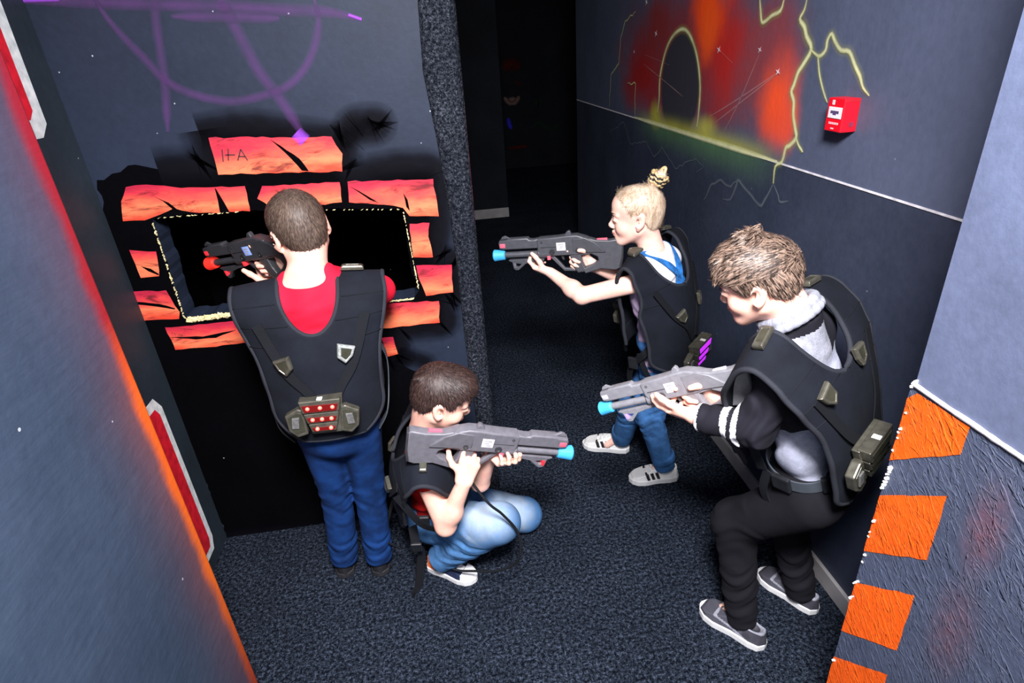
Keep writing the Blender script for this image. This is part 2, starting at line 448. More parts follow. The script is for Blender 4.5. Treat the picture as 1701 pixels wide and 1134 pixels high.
def m_mural():
    """airbrushed red nebula with a yellow horizon on grey-navy paint"""
    n = NT('mural_wall_paint'); c = n.coord()
    f = n.noise(c, 3., 5, .6); g = n.noise(c, 50, 4, .6)
    k = n.math('ADD', n.math('MULTIPLY', f, .65), n.math('MULTIPLY', g, .35))
    low = n.ramp(k, [(.33, (.024, .032, .056)), (.67, (.044, .055, .092))])
    upp = n.ramp(k, [(.33, (.068, .083, .135)), (.67, (.096, .115, .185))])
    base = n.mix(n.math('GREATER_THAN', n.sep(c)[2], 1.254), low, upp)
    s = n.sep(c); Y, Z = s[1], s[2]
    wob = n.math('MULTIPLY', n.math('SUBTRACT', n.noise(c, 4.5, 4, .6), .5), .9)
    def blob(y, z, ry, rz, amt, col, base, pw=1.0, lo=0.):
        a = n.math('DIVIDE', n.math('SUBTRACT', Y, y), ry); b = n.math('DIVIDE', n.math('SUBTRACT', Z, z), rz)
        q = n.math('SQRT', n.math('ADD', n.math('MULTIPLY', a, a), n.math('MULTIPLY', b, b)))
        q = n.math('ADD', q, wob)
        return n.mix(n.maprange(q, lo, 1.1, amt, 0), base, col)
    # everything red stays above the joint and behind the big bolt
    L = base
    L = blob(2.75, 1.55, 1.0, .36, .8, (.26, .024, .026), L, lo=.35)
    L = blob(3.25, 1.45, .42, .24, .9, (.36, .014, .014), L)
    L = blob(2.08, 1.55, .36, .30, .9, (.30, .055, .065), L)
    L = blob(2.32, 1.58, .26, .26, .9, (.55, .022, .018), L)
    L = blob(2.48, 1.74, .22, .20, 1.0, (1., .085, .012), L)
    L = blob(2.46, 1.64, .10, .16, .8, (1., .11, .015), L)
    L = blob(1.90, 1.43, .17, .17, 1.0, (1., .10, .03), L)
    L = blob(1.84, 1.36, .10, .12, .8, (.9, .09, .04), L)
    L = blob(3.05, 1.68, .30, .16, .7, (.26, .025, .02), L)
    edge = n.maprange(n.math('ADD', Y, n.math('MULTIPLY', n.math('SUBTRACT', n.noise(n.scale(c, (0, 0, 7)), 1., 3), .5), .1)), 1.73, 1.80)
    above = n.maprange(Z, 1.225, 1.34)
    red = n.mix(n.math('MULTIPLY', edge, above), base, L)
    # dark doorway inside the arch
    a = n.math('DIVIDE', n.math('SUBTRACT', Y, 2.72), .225); b = n.math('DIVIDE', n.math('SUBTRACT', Z, 1.44), .225)
    q = n.math('SQRT', n.math('ADD', n.math('MULTIPLY', a, a), n.math('MULTIPLY', b, b)))
    red = n.mix(n.maprange(q, .9, 1.02, .95, 0), red, (.030, .038, .052))
    # yellow-green horizon along the joint
    ny = n.math('MULTIPLY', n.maprange(Y, 1.78, 2.15, .0, 1), n.maprange(Y, 3.40, 2.9))
    up = n.math('MULTIPLY', n.maprange(Z, 1.365, 1.255, 0, 1), n.maprange(Z, 1.245, 1.255))
    dn = n.math('MULTIPLY', n.maprange(Z, 1.10, 1.255, 0, 1), n.maprange(Z, 1.265, 1.253))
    nz = n.maprange(n.noise(c, 5, 2, .5), .3, .7, .7, 1)
    up = n.math('POWER', up, 2.8); dn = n.math('POWER', dn, 1.6)
    red = n.mix(n.math('MULTIPLY', n.math('MULTIPLY', up, ny), n.math('MULTIPLY', nz, .95)), red, (.52, .50, .07))
    red = n.mix(n.math('MULTIPLY', n.math('MULTIPLY', dn, ny), n.math('MULTIPLY', nz, .55)), red, (.13, .30, .10))
    red = blob(3.0, 1.30, .10, .08, .8, (.50, .48, .06), red)
    red = blob(2.43, 1.30, .14, .06, .8, (.56, .54, .09), red)
    v = n.math('LESS_THAN', n.voronoi(c, 9.), .022)
    red = n.mix(n.math('MULTIPLY', v, .35), red, (.4, .42, .5))
    return n.bsdf(red, .55, 0, n.bump(n.math('ADD', g, n.noise(n.scale(c, (30, 30, 9)), 1., 3)), .12, .006), .28)
M_MURAL = m_mural()

def m_leftwall():
    n = NT('near_left_wall_paint'); c = n.coord(); s = n.sep(c)
    f = n.noise(c, 2.6, 5, .6); g = n.noise(c, 40, 4, .6)
    k = n.math('ADD', n.math('MULTIPLY', f, .7), n.math('MULTIPLY', g, .3))
    base = n.ramp(k, [(.33, (.027, .043, .074)), (.67, (.044, .066, .108))])
    wob = n.math('MULTIPLY', n.math('SUBTRACT', n.noise(c, 8, 3), .5), .05)
    y = n.math('ADD', s[1], wob)
    hue = n.ramp(n.math('MULTIPLY', s[2], .55), [(.05, (.34, .035, .012)), (.3, (.80, .14, .010)), (.58, (.80, .12, .012)), (.68, (.30, .010, .016)), (.9, (.26, .01, .022))])
    a = n.math('ADD', n.maprange(y, 1.085, 1.122, 0, .80), n.math('MULTIPLY', n.math('POWER', n.maprange(y, .86, 1.135, 0, 1, False), 3.), .26))
    base = n.mix(n.math('MULTIPLY', a, .92, clamp=True), base, hue)
    v = n.math('LESS_THAN', n.voronoi(c, 8.), .025)
    base = n.mix(n.math('MULTIPLY', v, .6), base, (.6, .65, .7))
    h = n.math('ADD', g, n.noise(n.scale(c, (9, 9, 60)), 1., 3))
    return n.bsdf(base, .5, 0, n.bump(h, .15, .006), .3)
M_LEFT = m_leftwall()

# ------------------------------------------------------------------ room shell
def slab(name, lo, hi, mat):
    return structure(MB().add(*box_geo(lo, hi)).build(name, mat))

slab('floor', (-2.6, -2.2, -.08), (4.2, 9.2, 0), M_FLOOR)
slab('ceiling', (-2.6, -2.2, 2.80), (4.2, 9.2, 2.9), M_CEIL)

# brick-painted wall with the ragged shooting hole, 9 cm thick
hole = [(-.862, .931)] + HOLE[:-1]
ho = rough_poly(hole, .018, .004)
V, F = extrude_profile([[(-1.12, 0), (.085, 0), (.085, 2.8), (-1.12, 2.8)], ho], .045, .0006, 0)
mb = MB().add([(x, y + YB + .045, z) for x, y, z in V], F, 0)
onwall = lambda d: (lambda a, b: (a, YB - d, b))
def decal(mb, poly, d, mat, to3=None, uv=False):
    to3 = to3 or onwall(d)
    zs = [p[1] for p in poly]; xs = [p[0] for p in poly]
    U = [((x - min(xs)) / (max(xs) - min(xs)), (z - min(zs)) / (max(zs) - min(zs))) for x, z in poly]
    V = [to3(*p) for p in poly]
    n = len(V)
    area = sum(poly[i][0] * poly[(i + 1) % n][1] - poly[(i + 1) % n][0] * poly[i][1] for i in range(n))
    mb.add(V, [tuple(range(n)) if area > 0 else tuple(reversed(range(n)))], mat, U)
# black sprayed mortar: outline with the hole bridged in
gr = rough_poly(GROUT, .02, .007)
V, F = extrude_profile([gr, [(x, z) for x, z in ho]], .0004, .0001, 0)
mb.add([(x, y + YB - .0006, z) for x, y, z in V], F, 1)
for k_ in (0, 1):
    ribbon(mb, [(x, z) for x, z in GROUT[:29]], .030 + .02 * k_, onwall(.0012 + .0003 * k_), 7, False)
    ribbon(mb, [(x, z) for x, z in GROUT[33:] + GROUT[:1]], .034 + .03 * k_, onwall(.0012 + .0003 * k_), 7, False)
for b in BRICKS:
    decal(mb, rough_poly(b, .02, .0022), .0025, 2)
for b in CRACKS:
    decal(mb, rough_poly(b, .02, .0015), .0032, 1)
for i, (w, pts) in enumerate(A_STROKES):
    ribbon(mb, pts, w * .85, onwall(.004), 3)
ribbon(mb, [(-.392, 1.465), (-.372, 1.44)], .022, onwall(.0045), 4, False)
ribbon(mb, [(-1.0, 1.83), (-.90, 1.828)], .02, onwall(.0045), 4)
ribbon(mb, [(-.19, 1.752), (-.157, 1.739)], .012, onwall(.0045), 4)
# the hand-written marks on the top brick
for a, b in [((-.607, 1.436), (-.613, 1.402)), ((-.590, 1.436), (-.598, 1.404)), ((-.603, 1.420), (-.575, 1.418)), ((-.572, 1.402), (-.556, 1.432)), ((-.556, 1.432), (-.545, 1.400)), ((-.566, 1.413), (-.549, 1.411))]:
    d = Vector((b[0] - a[0], b[1] - a[1])); nrm = Vector((-d.y, d.x)).normalized() * .0016
    mb.add([(a[0] - nrm.x, YB - .0042, a[1] - nrm.y), (a[0] + nrm.x, YB - .0042, a[1] + nrm.y), (b[0] + nrm.x, YB - .0042, b[1] + nrm.y), (b[0] - nrm.x, YB - .0042, b[1] - nrm.y)], [(0, 1, 2, 3)], 5)
# raw splintered wood along the cut
def chips(mb, p, q, n, w, h, mat, to3):
    for i in range(n):
        t = (i + random.random()) / n
        x = p[0] + (q[0] - p[0]) * t; z = p[1] + (q[1] - p[1]) * t
        a, b = random.uniform(.4, 1) * w, random.uniform(.3, 1) * h
        pr = random.uniform(.003, .008)
        ang = random.uniform(-.5, .5)
        pts = [(-a, -b), (a * random.uniform(.3, 1), -b * random.uniform(.2, 1)), (a, b * .6), (-a * random.uniform(.2, .9), b)]
        pts = [(x + u * math.cos(ang) - v * math.sin(ang), z + u * math.sin(ang) + v * math.cos(ang)) for u, v in pts]
        Vv = [to3(px, pz, 0.) for px, pz in pts] + [to3(x + (px - x) * .6, z + (pz - z) * .6, pr) for px, pz in pts]
        mb.add(Vv, [(0, 1, 5, 4), (1, 2, 6, 5), (2, 3, 7, 6), (3, 0, 4, 7), (4, 5, 6, 7)], mat)
bw3 = lambda x, z, d: (x, YB - .002 - d, z)
chips(mb, (-.855, .924), (-.66, .929), 90, .014, .012, 6, bw3)
chips(mb, (-.25, .914), (-.13, .914), 30, .008, .004, 6, bw3)
chips(mb, (-.862, .935), (-.860, 1.25), 34, .003, .008, 6, bw3)
chips(mb, (-.108, .945), (-.121, 1.21), 30, .003, .008, 6, bw3)
chips(mb, (-.84, 1.258), (-.60, 1.254), 16, .007, .002, 6, bw3)
chips(mb, (-.42, 1.242), (-.13, 1.216), 16, .006, .002, 6, bw3)
structure(mb.build('wall_back', [M_NAVY, M_BLACK, M_BRICK, M_PURPLE, M_PURPLE_HOT, M_INK, M_WOOD, M_BLACKSPRAY]))

# dark booth behind the hole
mb = MB()
mb.add(*box_geo((-1.12, 2.75, 0), (.08, 2.80, 2.8)))
mb.add(*box_geo((-1.17, 1.86, 0), (-1.12, 2.80, 2.8)))
mb.add(*box_geo((.03, 1.951, 0), (.08, 2.75, 2.8)))
structure(mb.build('wall_booth', M_BLACK))

# carpet wrapped around the free end of the brick wall
prof = []
for i in range(15):
    z = 2.8 * i / 14
    prof.append((z, .022 + .012 * math.sin(z * 3.1) - .014 * (z > 1.5) + .006 * math.sin(z * 7)))
mb = MB(); V = []
for z, xl in prof:
    ring = [(xl, YB + .0), (xl + .004, YB - .012), (xl + .014, YB - .02), (.078, YB - .024), (.092, YB - .016), (.101, YB + .0), (.102, YB + .03), (.102, YB + .135), (.08, YB + .14)]
    V += [(x, y, z) for x, y in ring]
k = 9
mb.add(V, [(i * k + j, i * k + j + 1, (i + 1) * k + j + 1, (i + 1) * k + j) for i in range(14) for j in range(k - 1)])
o = structure(mb.build('trim_1', M_COLC, smooth=True))

# recessed dark wall on the left with two red, white-edged painted panels
mb = MB().add(*box_geo((XD - .14, .9, 0), (XD, YB, 2.8)), 0)
lw = lambda d: (lambda y, z: (XD + d, y, z))
def flat_poly(mb, pts, x, mat):
    mb.add([(x, y, z) for y, z in pts], [tuple(range(len(pts)))], mat)
flat_poly(mb, [(1.10, .055), (1.748, .055), (1.768, .100), (1.768, .668), (1.735, .718), (1.10, .718)], XD + .0012, 1)
flat_poly(mb, [(1.10, .085), (1.728, .085), (1.740, .112), (1.740, .655), (1.722, .685), (1.10, .685)], XD + .0022, 2)
flat_poly(mb, [(1.10, 1.515), (1.715, 1.515), (1.750, 1.545), (1.775, 2.30), (1.10, 2.30)], XD + .0012, 1)
flat_poly(mb, [(1.10, 1.560), (1.690, 1.560), (1.712, 1.580), (1.728, 2.26), (1.10, 2.26)], XD + .0022, 2)
structure(mb.build('wall_left', [M_DARKSIDE, M_WHITE, M_RED]))
# near left wall, its free edge sprayed orange
V, F = bevel_box((-2.4, -2.0, 0), (XL, 1.135, 2.8), .006, 2)
structure(MB().add(V, F).build('wall_left_near', M_LEFT))

# right wall with the mural
mb = MB().add(*box_geo((XW, -2.0, 0), (XW + .12, 4.70, 2.8)), 0)
rw3 = lambda d: (lambda y, z: (XW - d, y, z))
flat = lambda y0, z0, y1, z1, d, m: mb.add([(XW - d, y0, z0), (XW - d, y0, z1), (XW - d, y1, z1), (XW - d, y1, z0)], [(0, 1, 2, 3)], m)
V, F = box_geo((XW - .0025, .3, 1.2515), (XW, 4.69, 1.2565)); mb.add(V, F, 1)
def jag(pts, amp):
    """break a stroke into lightning-like kinks"""
    out = [pts[0]]
    for a, b in zip(pts[:-1], pts[1:]):
        L = math.hypot(b[0] - a[0], b[1] - a[1]); k = max(1, int(L / .028))
        for q in range(1, k + 1):
            t = q / k; e = amp if q < k else 0
            out.append((a[0] + (b[0] - a[0]) * t + random.uniform(-e, e), a[1] + (b[1] - a[1]) * t + random.uniform(-e, e)))
    return out
for i, (w, pts) in enumerate(BOLTS):
    dim = i in (1, 6, 7, 9)
    jp = jag(pts, .006)
    if dim:
        ribbon(mb, jp, w * 1.3, rw3(.0035 + .0001 * i), 3, n=3)
    else:
        ribbon(mb, jp, w * 2.1, rw3(.0035 + .0002 * i), 6, n=3)
        ribbon(mb, jp, w * .72, rw3(.0036 + .0002 * i), 2, n=3)
ribbon(mb, RING, .024, rw3(.0028), 6)
ribbon(mb, RING, .009, rw3(.0030), 2)
ribbon(mb, [(3.32, 1.258), (2.9, 1.258), (2.3, 1.258), (1.85, 1.258)], .012, rw3(.0032), 2)
for r in RAYS:
    ribbon(mb, r, .0035, rw3(.003), 4)
for y, z in STARS:
    k_ = 8; r_ = random.uniform(.012, .019)
    pts = [(y + (r_ if q % 2 == 0 else r_ * .30) * 1.35 * math.cos(q * math.pi / 4 + .5), z + (r_ if q % 2 == 0 else r_ * .30) * math.sin(q * math.pi / 4 + .5)) for q in range(k_)]
    mb.add([(XW - .0042, a, b) for a, b in pts] + [(XW - .0042, y, z)], [(k_, q, (q + 1) % k_) for q in range(k_)], 5, [(.28, 0)] * k_ + [(.5, 0)])
structure(mb.build('wall_right', [M_MURAL, M_CAULK, M_BOLT, M_BOLT_DIM, M_RAY, M_STAR, M_BOLT_GLOW]))
V, F = bevel_box((XW - .013, XF + .03, 0), (XW, 2.35, .066), .003)
structure(MB().add(V, F).build('baseboard_right', M_SKIRT))

# near right board: rough lower half with orange squares, smooth upper half
mb = MB()
mb.add(*box_geo((XF, -1.6, 0), (XW - .001, .789, 1.078)), 0)
mb.add(*box_geo((XF, -1.6, 1.078), (XW - .001, .781, 2.8)), 1)
for o_ in ORANGE:
    pts = [(min(y, .7885), z) for y, z in o_]
    pts = rough_poly(pts, .02, .0012)
    n_ = len(pts); area = sum(pts[i][0] * pts[(i + 1) % n_][1] - pts[(i + 1) % n_][0] * pts[i][1] for i in range(n_))
    V = [(XF - .0012, y, z) for y, z in pts]
    mb.add(V, [tuple(range(n_)) if area < 0 else tuple(reversed(range(n_)))], 2)
V, F = tube_geo(catmull([(XF - .001, y, 1.0805 + random.uniform(-.0008, .0008)) for y in np.linspace(.785, -.4, 30)], 3), [.0042 + random.uniform(-.0006, .0006) for _ in range(88)], 8)
mb.add(V, F, 3)
fw3 = lambda y, z, d: (XF - d, y, z)
for y, z, n_, h in [(.784, 1.083, 9, .008), (.786, .875, 9, .03), (.787, .862, 5, .014), (.787, .592, 4, .006), (.788, .545, 3, .005), (.788, .335, 3, .006), (.788, .96, 3, .03), (.788, .74, 3, .03), (.787, 1.0, 2, .03), (.788, .65, 2, .03)]:
    chips(mb, (y, z - h), (y - .006, z + h), n_, .0034, .0036, 4, fw3)
structure(mb.build('wall_right_near', [M_PANEL_LOW, M_PANEL_UP, M_ORANGE, M_CAULK, M_CHIP]))

# far corridor
slab('wall_corridor_left', (-2.5, 6.27, 0), (.71, 6.40, 2.8), M_DARKWALL)
V, F = bevel_box((-.6, 6.252, 0), (.712, 6.27, .10), .003)
structure(MB().add(V, F).build('baseboard_corridor', M_SKIRT))
slab('wall_outer_left', (-2.5, 1.9, 0), (-2.4, 6.27, 2.8), M_DARKWALL)
slab('wall_behind', (-2.5, -2.1, 0), (1.2, -2.0, 2.8), M_DARKWALL)
slab('wall_outer_right', (3.9, 4.6, 0), (4.0, 9.1, 2.8), M_DARKWALL)
slab('wall_return', (XW + .12, 4.6, 0), (3.9, 4.70, 2.8), M_DARKWALL)
slab('wall_side_deep', (.6, 6.40, 0), (.71, 9.0, 2.8), M_DARKWALL)
# end wall with a dim spray-painted figure
M_DIMF = spray('dim_skin_spray', (.30, .19, .17), .9, .6)
M_DIMB = spray('dim_blue_spray', (.05, .04, .9), 1., .6)
M_DIMR = spray('dim_red_spray', (.10, .008, .006), .9, .6)
M_DIMG = spray('dim_green_spray', (.012, .035, .022), .8, .6)
mb = MB().add(*box_geo((.6, 9.0, 0), (4.0, 9.12, 2.8)), 0)
fe = lambda d: (lambda a, b: (a, 9. - d, b))
for pts, w, m in [([(1.06, 1.0), (1.12, .93), (1.17, .9)], .035, 1), ([(1.28, 1.0), (1.23, .93), (1.17, .9)], .035, 1), ([(1.12, .97), (1.16, .96), (1.22, .97)], .04, 1),
                  ([(1.10, .72), (1.11, .64), (1.14, .56)], .035, 2), ([(1.06, 1.38), (1.2, 1.42), (1.3, 1.36)], .09, 3), ([(1.24, 1.2), (1.3, 1.14)], .06, 3), ([(1.08, .3), (1.25, .3), (1.36, .31)], .03, 3),
                  ([(1.5, .95), (1.56, .86), (1.6, .95)], .04, 4), ([(1.42, .55), (1.55, .62), (1.7, .52), (1.9, .6)], .05, 4)]:
    ribbon(mb, pts, w, fe(.003), m)
structure(mb.build('wall_end', [M_DARKWALL, M_DIMF, M_DIMB, M_DIMR, M_DIMG]))
# ============================================================ implicit surfaces -> one continuous mesh
EYE3 = np.eye(3)
def unit(v):
    v = np.asarray(v, float); return v / (np.linalg.norm(v) + 1e-12)
def frame(fwd, up):
    """columns right, forward, up"""
    f = unit(fwd); r = unit(np.cross(f, up)); u = np.cross(r, f)
    return np.stack([r, f, u], 1)

class Field:
    def __init__(self, lo, hi, h):
        self.h = h; self.lo = np.array(lo, float)
        n = np.ceil((np.array(hi) - self.lo) / h).astype(int) + 1
        self.n = n
        self.F = np.full(n, .08, np.float32)
        self.ax = [self.lo[i] + h * np.arange(n[i]) for i in range(3)]
    def _sl(self, c, r):
        a = np.maximum(np.floor((c - r - self.lo) / self.h).astype(int), 0)
        b = np.minimum(np.ceil((c + r - self.lo) / self.h).astype(int) + 1, self.n)
        if np.any(b <= a): return None
        return tuple(slice(x, y) for x, y in zip(a, b))
    def apply(self, c, r, fn, M=EYE3, org=None, op='u', k=.01):
        """fn(x,y,z) gives a distance in the local frame M (columns) about org"""
        sl = self._sl(np.asarray(c, float), r + .02 + k)
        if sl is None: return
        org = np.asarray(c if org is None else org, float)
        X = (self.ax[0][sl[0]] - org[0])[:, None, None]; Y = (self.ax[1][sl[1]] - org[1])[None, :, None]; Z = (self.ax[2][sl[2]] - org[2])[None, None, :]
        x = X * M[0, 0] + Y * M[1, 0] + Z * M[2, 0]
        y = X * M[0, 1] + Y * M[1, 1] + Z * M[2, 1]
        z = X * M[0, 2] + Y * M[1, 2] + Z * M[2, 2]
        d = fn(x, y, z).astype(np.float32)
        A = self.F[sl]
        if op == 'u':
            h = np.maximum(k - np.abs(A - d), 0) / k if k > 0 else 0
            self.F[sl] = np.minimum(A, d) - h * h * k * .25
        elif op == 's':
            d = -d; h = np.maximum(k - np.abs(A - d), 0) / k if k > 0 else 0
            self.F[sl] = np.maximum(A, d) + h * h * k * .25
        elif op == 'i':
            h = np.maximum(k - np.abs(A - d), 0) / k if k > 0 else 0
            self.F[sl] = np.maximum(A, d) + h * h * k * .25
        elif op == 'd':          # displace
            self.F[sl] = A + d
    def ell(self, c, r, M=EYE3, op='u', k=.01):
        r = np.asarray(r, float)
        def fn(x, y, z):
            k0 = np.sqrt((x / r[0]) ** 2 + (y / r[1]) ** 2 + (z / r[2]) ** 2)
            k1 = np.sqrt((x / r[0] ** 2) ** 2 + (y / r[1] ** 2) ** 2 + (z / r[2] ** 2) ** 2)
            return np.where(k1 < 1e-6, -r.min(), k0 * (k0 - 1) / np.maximum(k1, 1e-6))
        self.apply(c, r.max(), fn, M, op=op, k=k)
    def cone(self, a, b, ra, rb, k=.01, op='u', flat=None, cut=None, sx=None):
        """tapered capsule; flat=(dir,ratio) squashes it; cut=(start,end) flat ends (0..1)"""
        a = np.asarray(a, float); b = np.asarray(b, float); ab = b - a; L2 = ab @ ab
        def fn(x, y, z):
            t = np.clip((x * ab[0] + y * ab[1] + z * ab[2]) / L2, 0, 1)
            dx, dy, dz = x - t * ab[0], y - t * ab[1], z - t * ab[2]
            if flat is not None:
                n = unit(flat[0]); q = dx * n[0] + dy * n[1] + dz * n[2]; s = 1 / flat[1] - 1
                dx, dy, dz = dx + q * s * n[0], dy + q * s * n[1], dz + q * s * n[2]
            d = np.sqrt(dx * dx + dy * dy + dz * dz) - (ra + t * (rb - ra))
            if cut:
                u = (x * ab[0] + y * ab[1] + z * ab[2]) / L2; L = L2 ** .5
                if cut[0] is not None: d = np.maximum(d, (cut[0] - u) * L)
                if cut[1] is not None: d = np.maximum(d, (u - cut[1]) * L)
            return d
        m = (a + b) / 2
        self.apply(m, np.sqrt(L2) / 2 + max(ra, rb), fn, org=a, op=op, k=k)
    def box(self, c, half, M=EYE3, r=.003, op='u', k=.004):
        h = np.asarray(half, float) - r
        def fn(x, y, z):
            qx, qy, qz = abs(x) - h[0], abs(y) - h[1], abs(z) - h[2]
            return np.sqrt(np.maximum(qx, 0) ** 2 + np.maximum(qy, 0) ** 2 + np.maximum(qz, 0) ** 2) + np.minimum(np.maximum(np.maximum(qx, qy), qz), 0) - r
        self.apply(c, float(np.linalg.norm(half)), fn, M, op=op, k=k)
    def polyline(self, pts, rad, k=.008, **kw):
        for i in range(len(pts) - 1):
            self.cone(pts[i], pts[i + 1], rad[i], rad[i + 1], k=k, **kw)
    def wrinkle(self, c, r, amp, freq, d, seed=0, M=EYE3):
        """cloth folds: warped ridges running across direction d"""
        rs = np.random.default_rng(seed); ph = rs.uniform(0, 6.28, 8); d = unit(d)
        e1 = unit(np.cross(d, (.3, .5, .8))); e2 = np.cross(d, e1)
        R2 = r * r
        def fn(x, y, z):
            u = x * d[0] + y * d[1] + z * d[2]; v = x * e1[0] + y * e1[1] + z * e1[2]; w = x * e2[0] + y * e2[1] + z * e2[2]
            q = u * freq + 2.2 * np.sin(v * freq * .35 + ph[0]) + 1.6 * np.sin(w * freq * .42 + ph[1])
            s = np.sin(q) + .5 * np.sin(q * 1.83 + v * freq * .6 + ph[2]) + .4 * np.sin(u * freq * .4 + w * freq * .7 + ph[3])
            fall = np.clip(1 - (x * x + y * y + z * z) / R2, 0, 1)
            return amp * s * np.sqrt(fall)
        self.apply(c, r - .02, fn, op='d', k=0)
    def mesh(self):
        """surface nets"""
        F = self.F; h = self.h
        F = F.copy(); F[0] = F[-1] = .05; F[:, 0] = F[:, -1] = .05; F[:, :, 0] = F[:, :, -1] = .05
        ins = F < 0
        nx, ny, nz = F.shape
        c = np.zeros((nx - 1, ny - 1, nz - 1), np.int8)
        for i in (0, 1):
            for j in (0, 1):
                for k in (0, 1):
                    c += ins[i:nx - 1 + i, j:ny - 1 + j, k:nz - 1 + k]
        act = (c > 0) & (c < 8)
        I = np.argwhere(act); idx = np.full(act.shape, -1, np.int32); idx[act] = np.arange(len(I))
        P = np.zeros((len(I), 3)); W = np.zeros(len(I))
        for d in range(3):
            o1, o2 = [q for q in range(3) if q != d]
            for s in (0, 1):
                for t in (0, 1):
                    A = I.copy(); A[:, o1] += s; A[:, o2] += t
                    B = A.copy(); B[:, d] += 1
                    fa = F[A[:, 0], A[:, 1], A[:, 2]].astype(float); fb = F[B[:, 0], B[:, 1], B[:, 2]].astype(float)
                    m = (fa < 0) != (fb < 0)
                    tt = np.where(m, fa / np.where(m, fa - fb, 1), 0)
                    Q = A.astype(float); Q[:, d] += tt
                    P[m] += Q[m]; W[m] += 1
        P = P / W[:, None] * h + self.lo
        quads = []
        for d in range(3):
            o1, o2 = (d + 1) % 3, (d + 2) % 3
            sl0 = [slice(None)] * 3; sl1 = [slice(None)] * 3
            sl0[d] = slice(0, -1); sl1[d] = slice(1, None)
            a, b = ins[tuple(sl0)], ins[tuple(sl1)]
            for flip, mm in ((False, a & ~b), (True, ~a & b)):
                E = np.argwhere(mm)
                E = E[(E[:, o1] > 0) & (E[:, o2] > 0) & (E[:, o1] < F.shape[o1] - 1) & (E[:, o2] < F.shape[o2] - 1)]
                if not len(E): continue
                def cell(s, t):
                    G = E.copy(); G[:, o1] -= s; G[:, o2] -= t
                    return idx[G[:, 0], G[:, 1], G[:, 2]]
                q = [cell(1, 1), cell(0, 1), cell(0, 0), cell(1, 0)]
                if flip: q = q[::-1]
                quads.append(np.stack(q, 1))
        return P, np.concatenate(quads)

def smooth_mesh(P, Q, it=2, lam=.5):
    n = len(P)
    e = np.concatenate([Q[:, [0, 1]], Q[:, [1, 2]], Q[:, [2, 3]], Q[:, [3, 0]]])
    for k in range(it):
        S = np.zeros((n, 3)); c = np.zeros(n)
        for ax in range(3):
            S[:, ax] = np.bincount(e[:, 0], P[e[:, 1], ax], n) + np.bincount(e[:, 1], P[e[:, 0], ax], n)
        c = np.bincount(e[:, 0], minlength=n) + np.bincount(e[:, 1], minlength=n)
        P = P + lam * (S / np.maximum(c, 1)[:, None] - P)
    return P

def field_object(name, fld, mats, parent, it=2, matfn=None, keep_largest=True):
    P, Q = fld.mesh()
    if keep_largest:             # drop stray islands
        lab = np.arange(len(P))
        while True:
            m = lab[Q].min(1); new = lab.copy()
            for j in range(4): np.minimum.at(new, Q[:, j], m)
            new = new[new]
            if np.array_equal(new, lab): break
            lab = new
        u, cnt = np.unique(lab, return_counts=True)
        big = u[cnt > max(60, .02 * len(P))]
        kv = np.isin(lab, big); mp = np.cumsum(kv) - 1
        Q = mp[Q[kv[Q[:, 0]]]]; P = P[kv]
    P = smooth_mesh(P, Q, it)
    me = bpy.data.meshes.new(name)
    me.vertices.add(len(P)); me.vertices.foreach_set('co', P.astype(np.float32).ravel())
    me.loops.add(Q.size); me.loops.foreach_set('vertex_index', Q.astype(np.int32).ravel())
    me.polygons.add(len(Q)); me.polygons.foreach_set('loop_start', np.arange(0, Q.size, 4, dtype=np.int32))
    try: me.polygons.foreach_set('loop_total', np.full(len(Q), 4, np.int32))
    except Exception: pass
    me.polygons.foreach_set('use_smooth', np.ones(len(Q), bool))
    for m in (mats if isinstance(mats, (list, tuple)) else [mats]): me.materials.append(m)
    if matfn is not None:
        me.polygons.foreach_set('material_index', np.asarray(matfn(P[Q].mean(1)), np.int32))
    me.update(calc_edges=True); me.validate()
    o = bpy.data.objects.new(name, me); COL.objects.link(o)
    if parent is not None: adopt(o, parent)
    return o
# ============================================================ toy laser guns
def mm(l): return [(x / 1000., z / 1000.) for x, z in l]
def cyl(mb, x0, x1, y, z, r0, r1=None, mat=0, n=20, bev=.0015):
    r1 = r0 if r1 is None else r1
    xs = [x0, x0 + bev, x1 - bev, x1]; rr = [r0 - bev, r0, r1, r1 - bev]
    V, F = [], []
    for x, r in zip(xs, rr):
        V += [(x, y + r * math.cos(2 * math.pi * j / n), z + r * math.sin(2 * math.pi * j / n)) for j in range(n)]
    F += [(i * n + j, i * n + (j + 1) % n, (i + 1) * n + (j + 1) % n, (i + 1) * n + j) for i in range(3) for j in range(n)]
    F += [tuple(reversed(range(n))), tuple(3 * n + j for j in range(n))]
    mb.add(V, F, mat)
def disc(mb, x, z, y0, y1, r, n=18, mat=0):
    s = 1 if y1 > y0 else -1
    V = [(x + q * math.cos(2 * math.pi * j / n), yy, z + q * math.sin(2 * math.pi * j / n)) for yy, q in ((y0, r), (y1, r), (y1, r * .6), (y1 - s * .0015, r * .5)) for j in range(n)]
    F = [(i * n + j, i * n + (j + 1) % n, (i + 1) * n + (j + 1) % n, (i + 1) * n + j) for i in range(3) for j in range(n)] + [tuple(3 * n + j for j in range(n))]
    mb.add(V, F, mat)

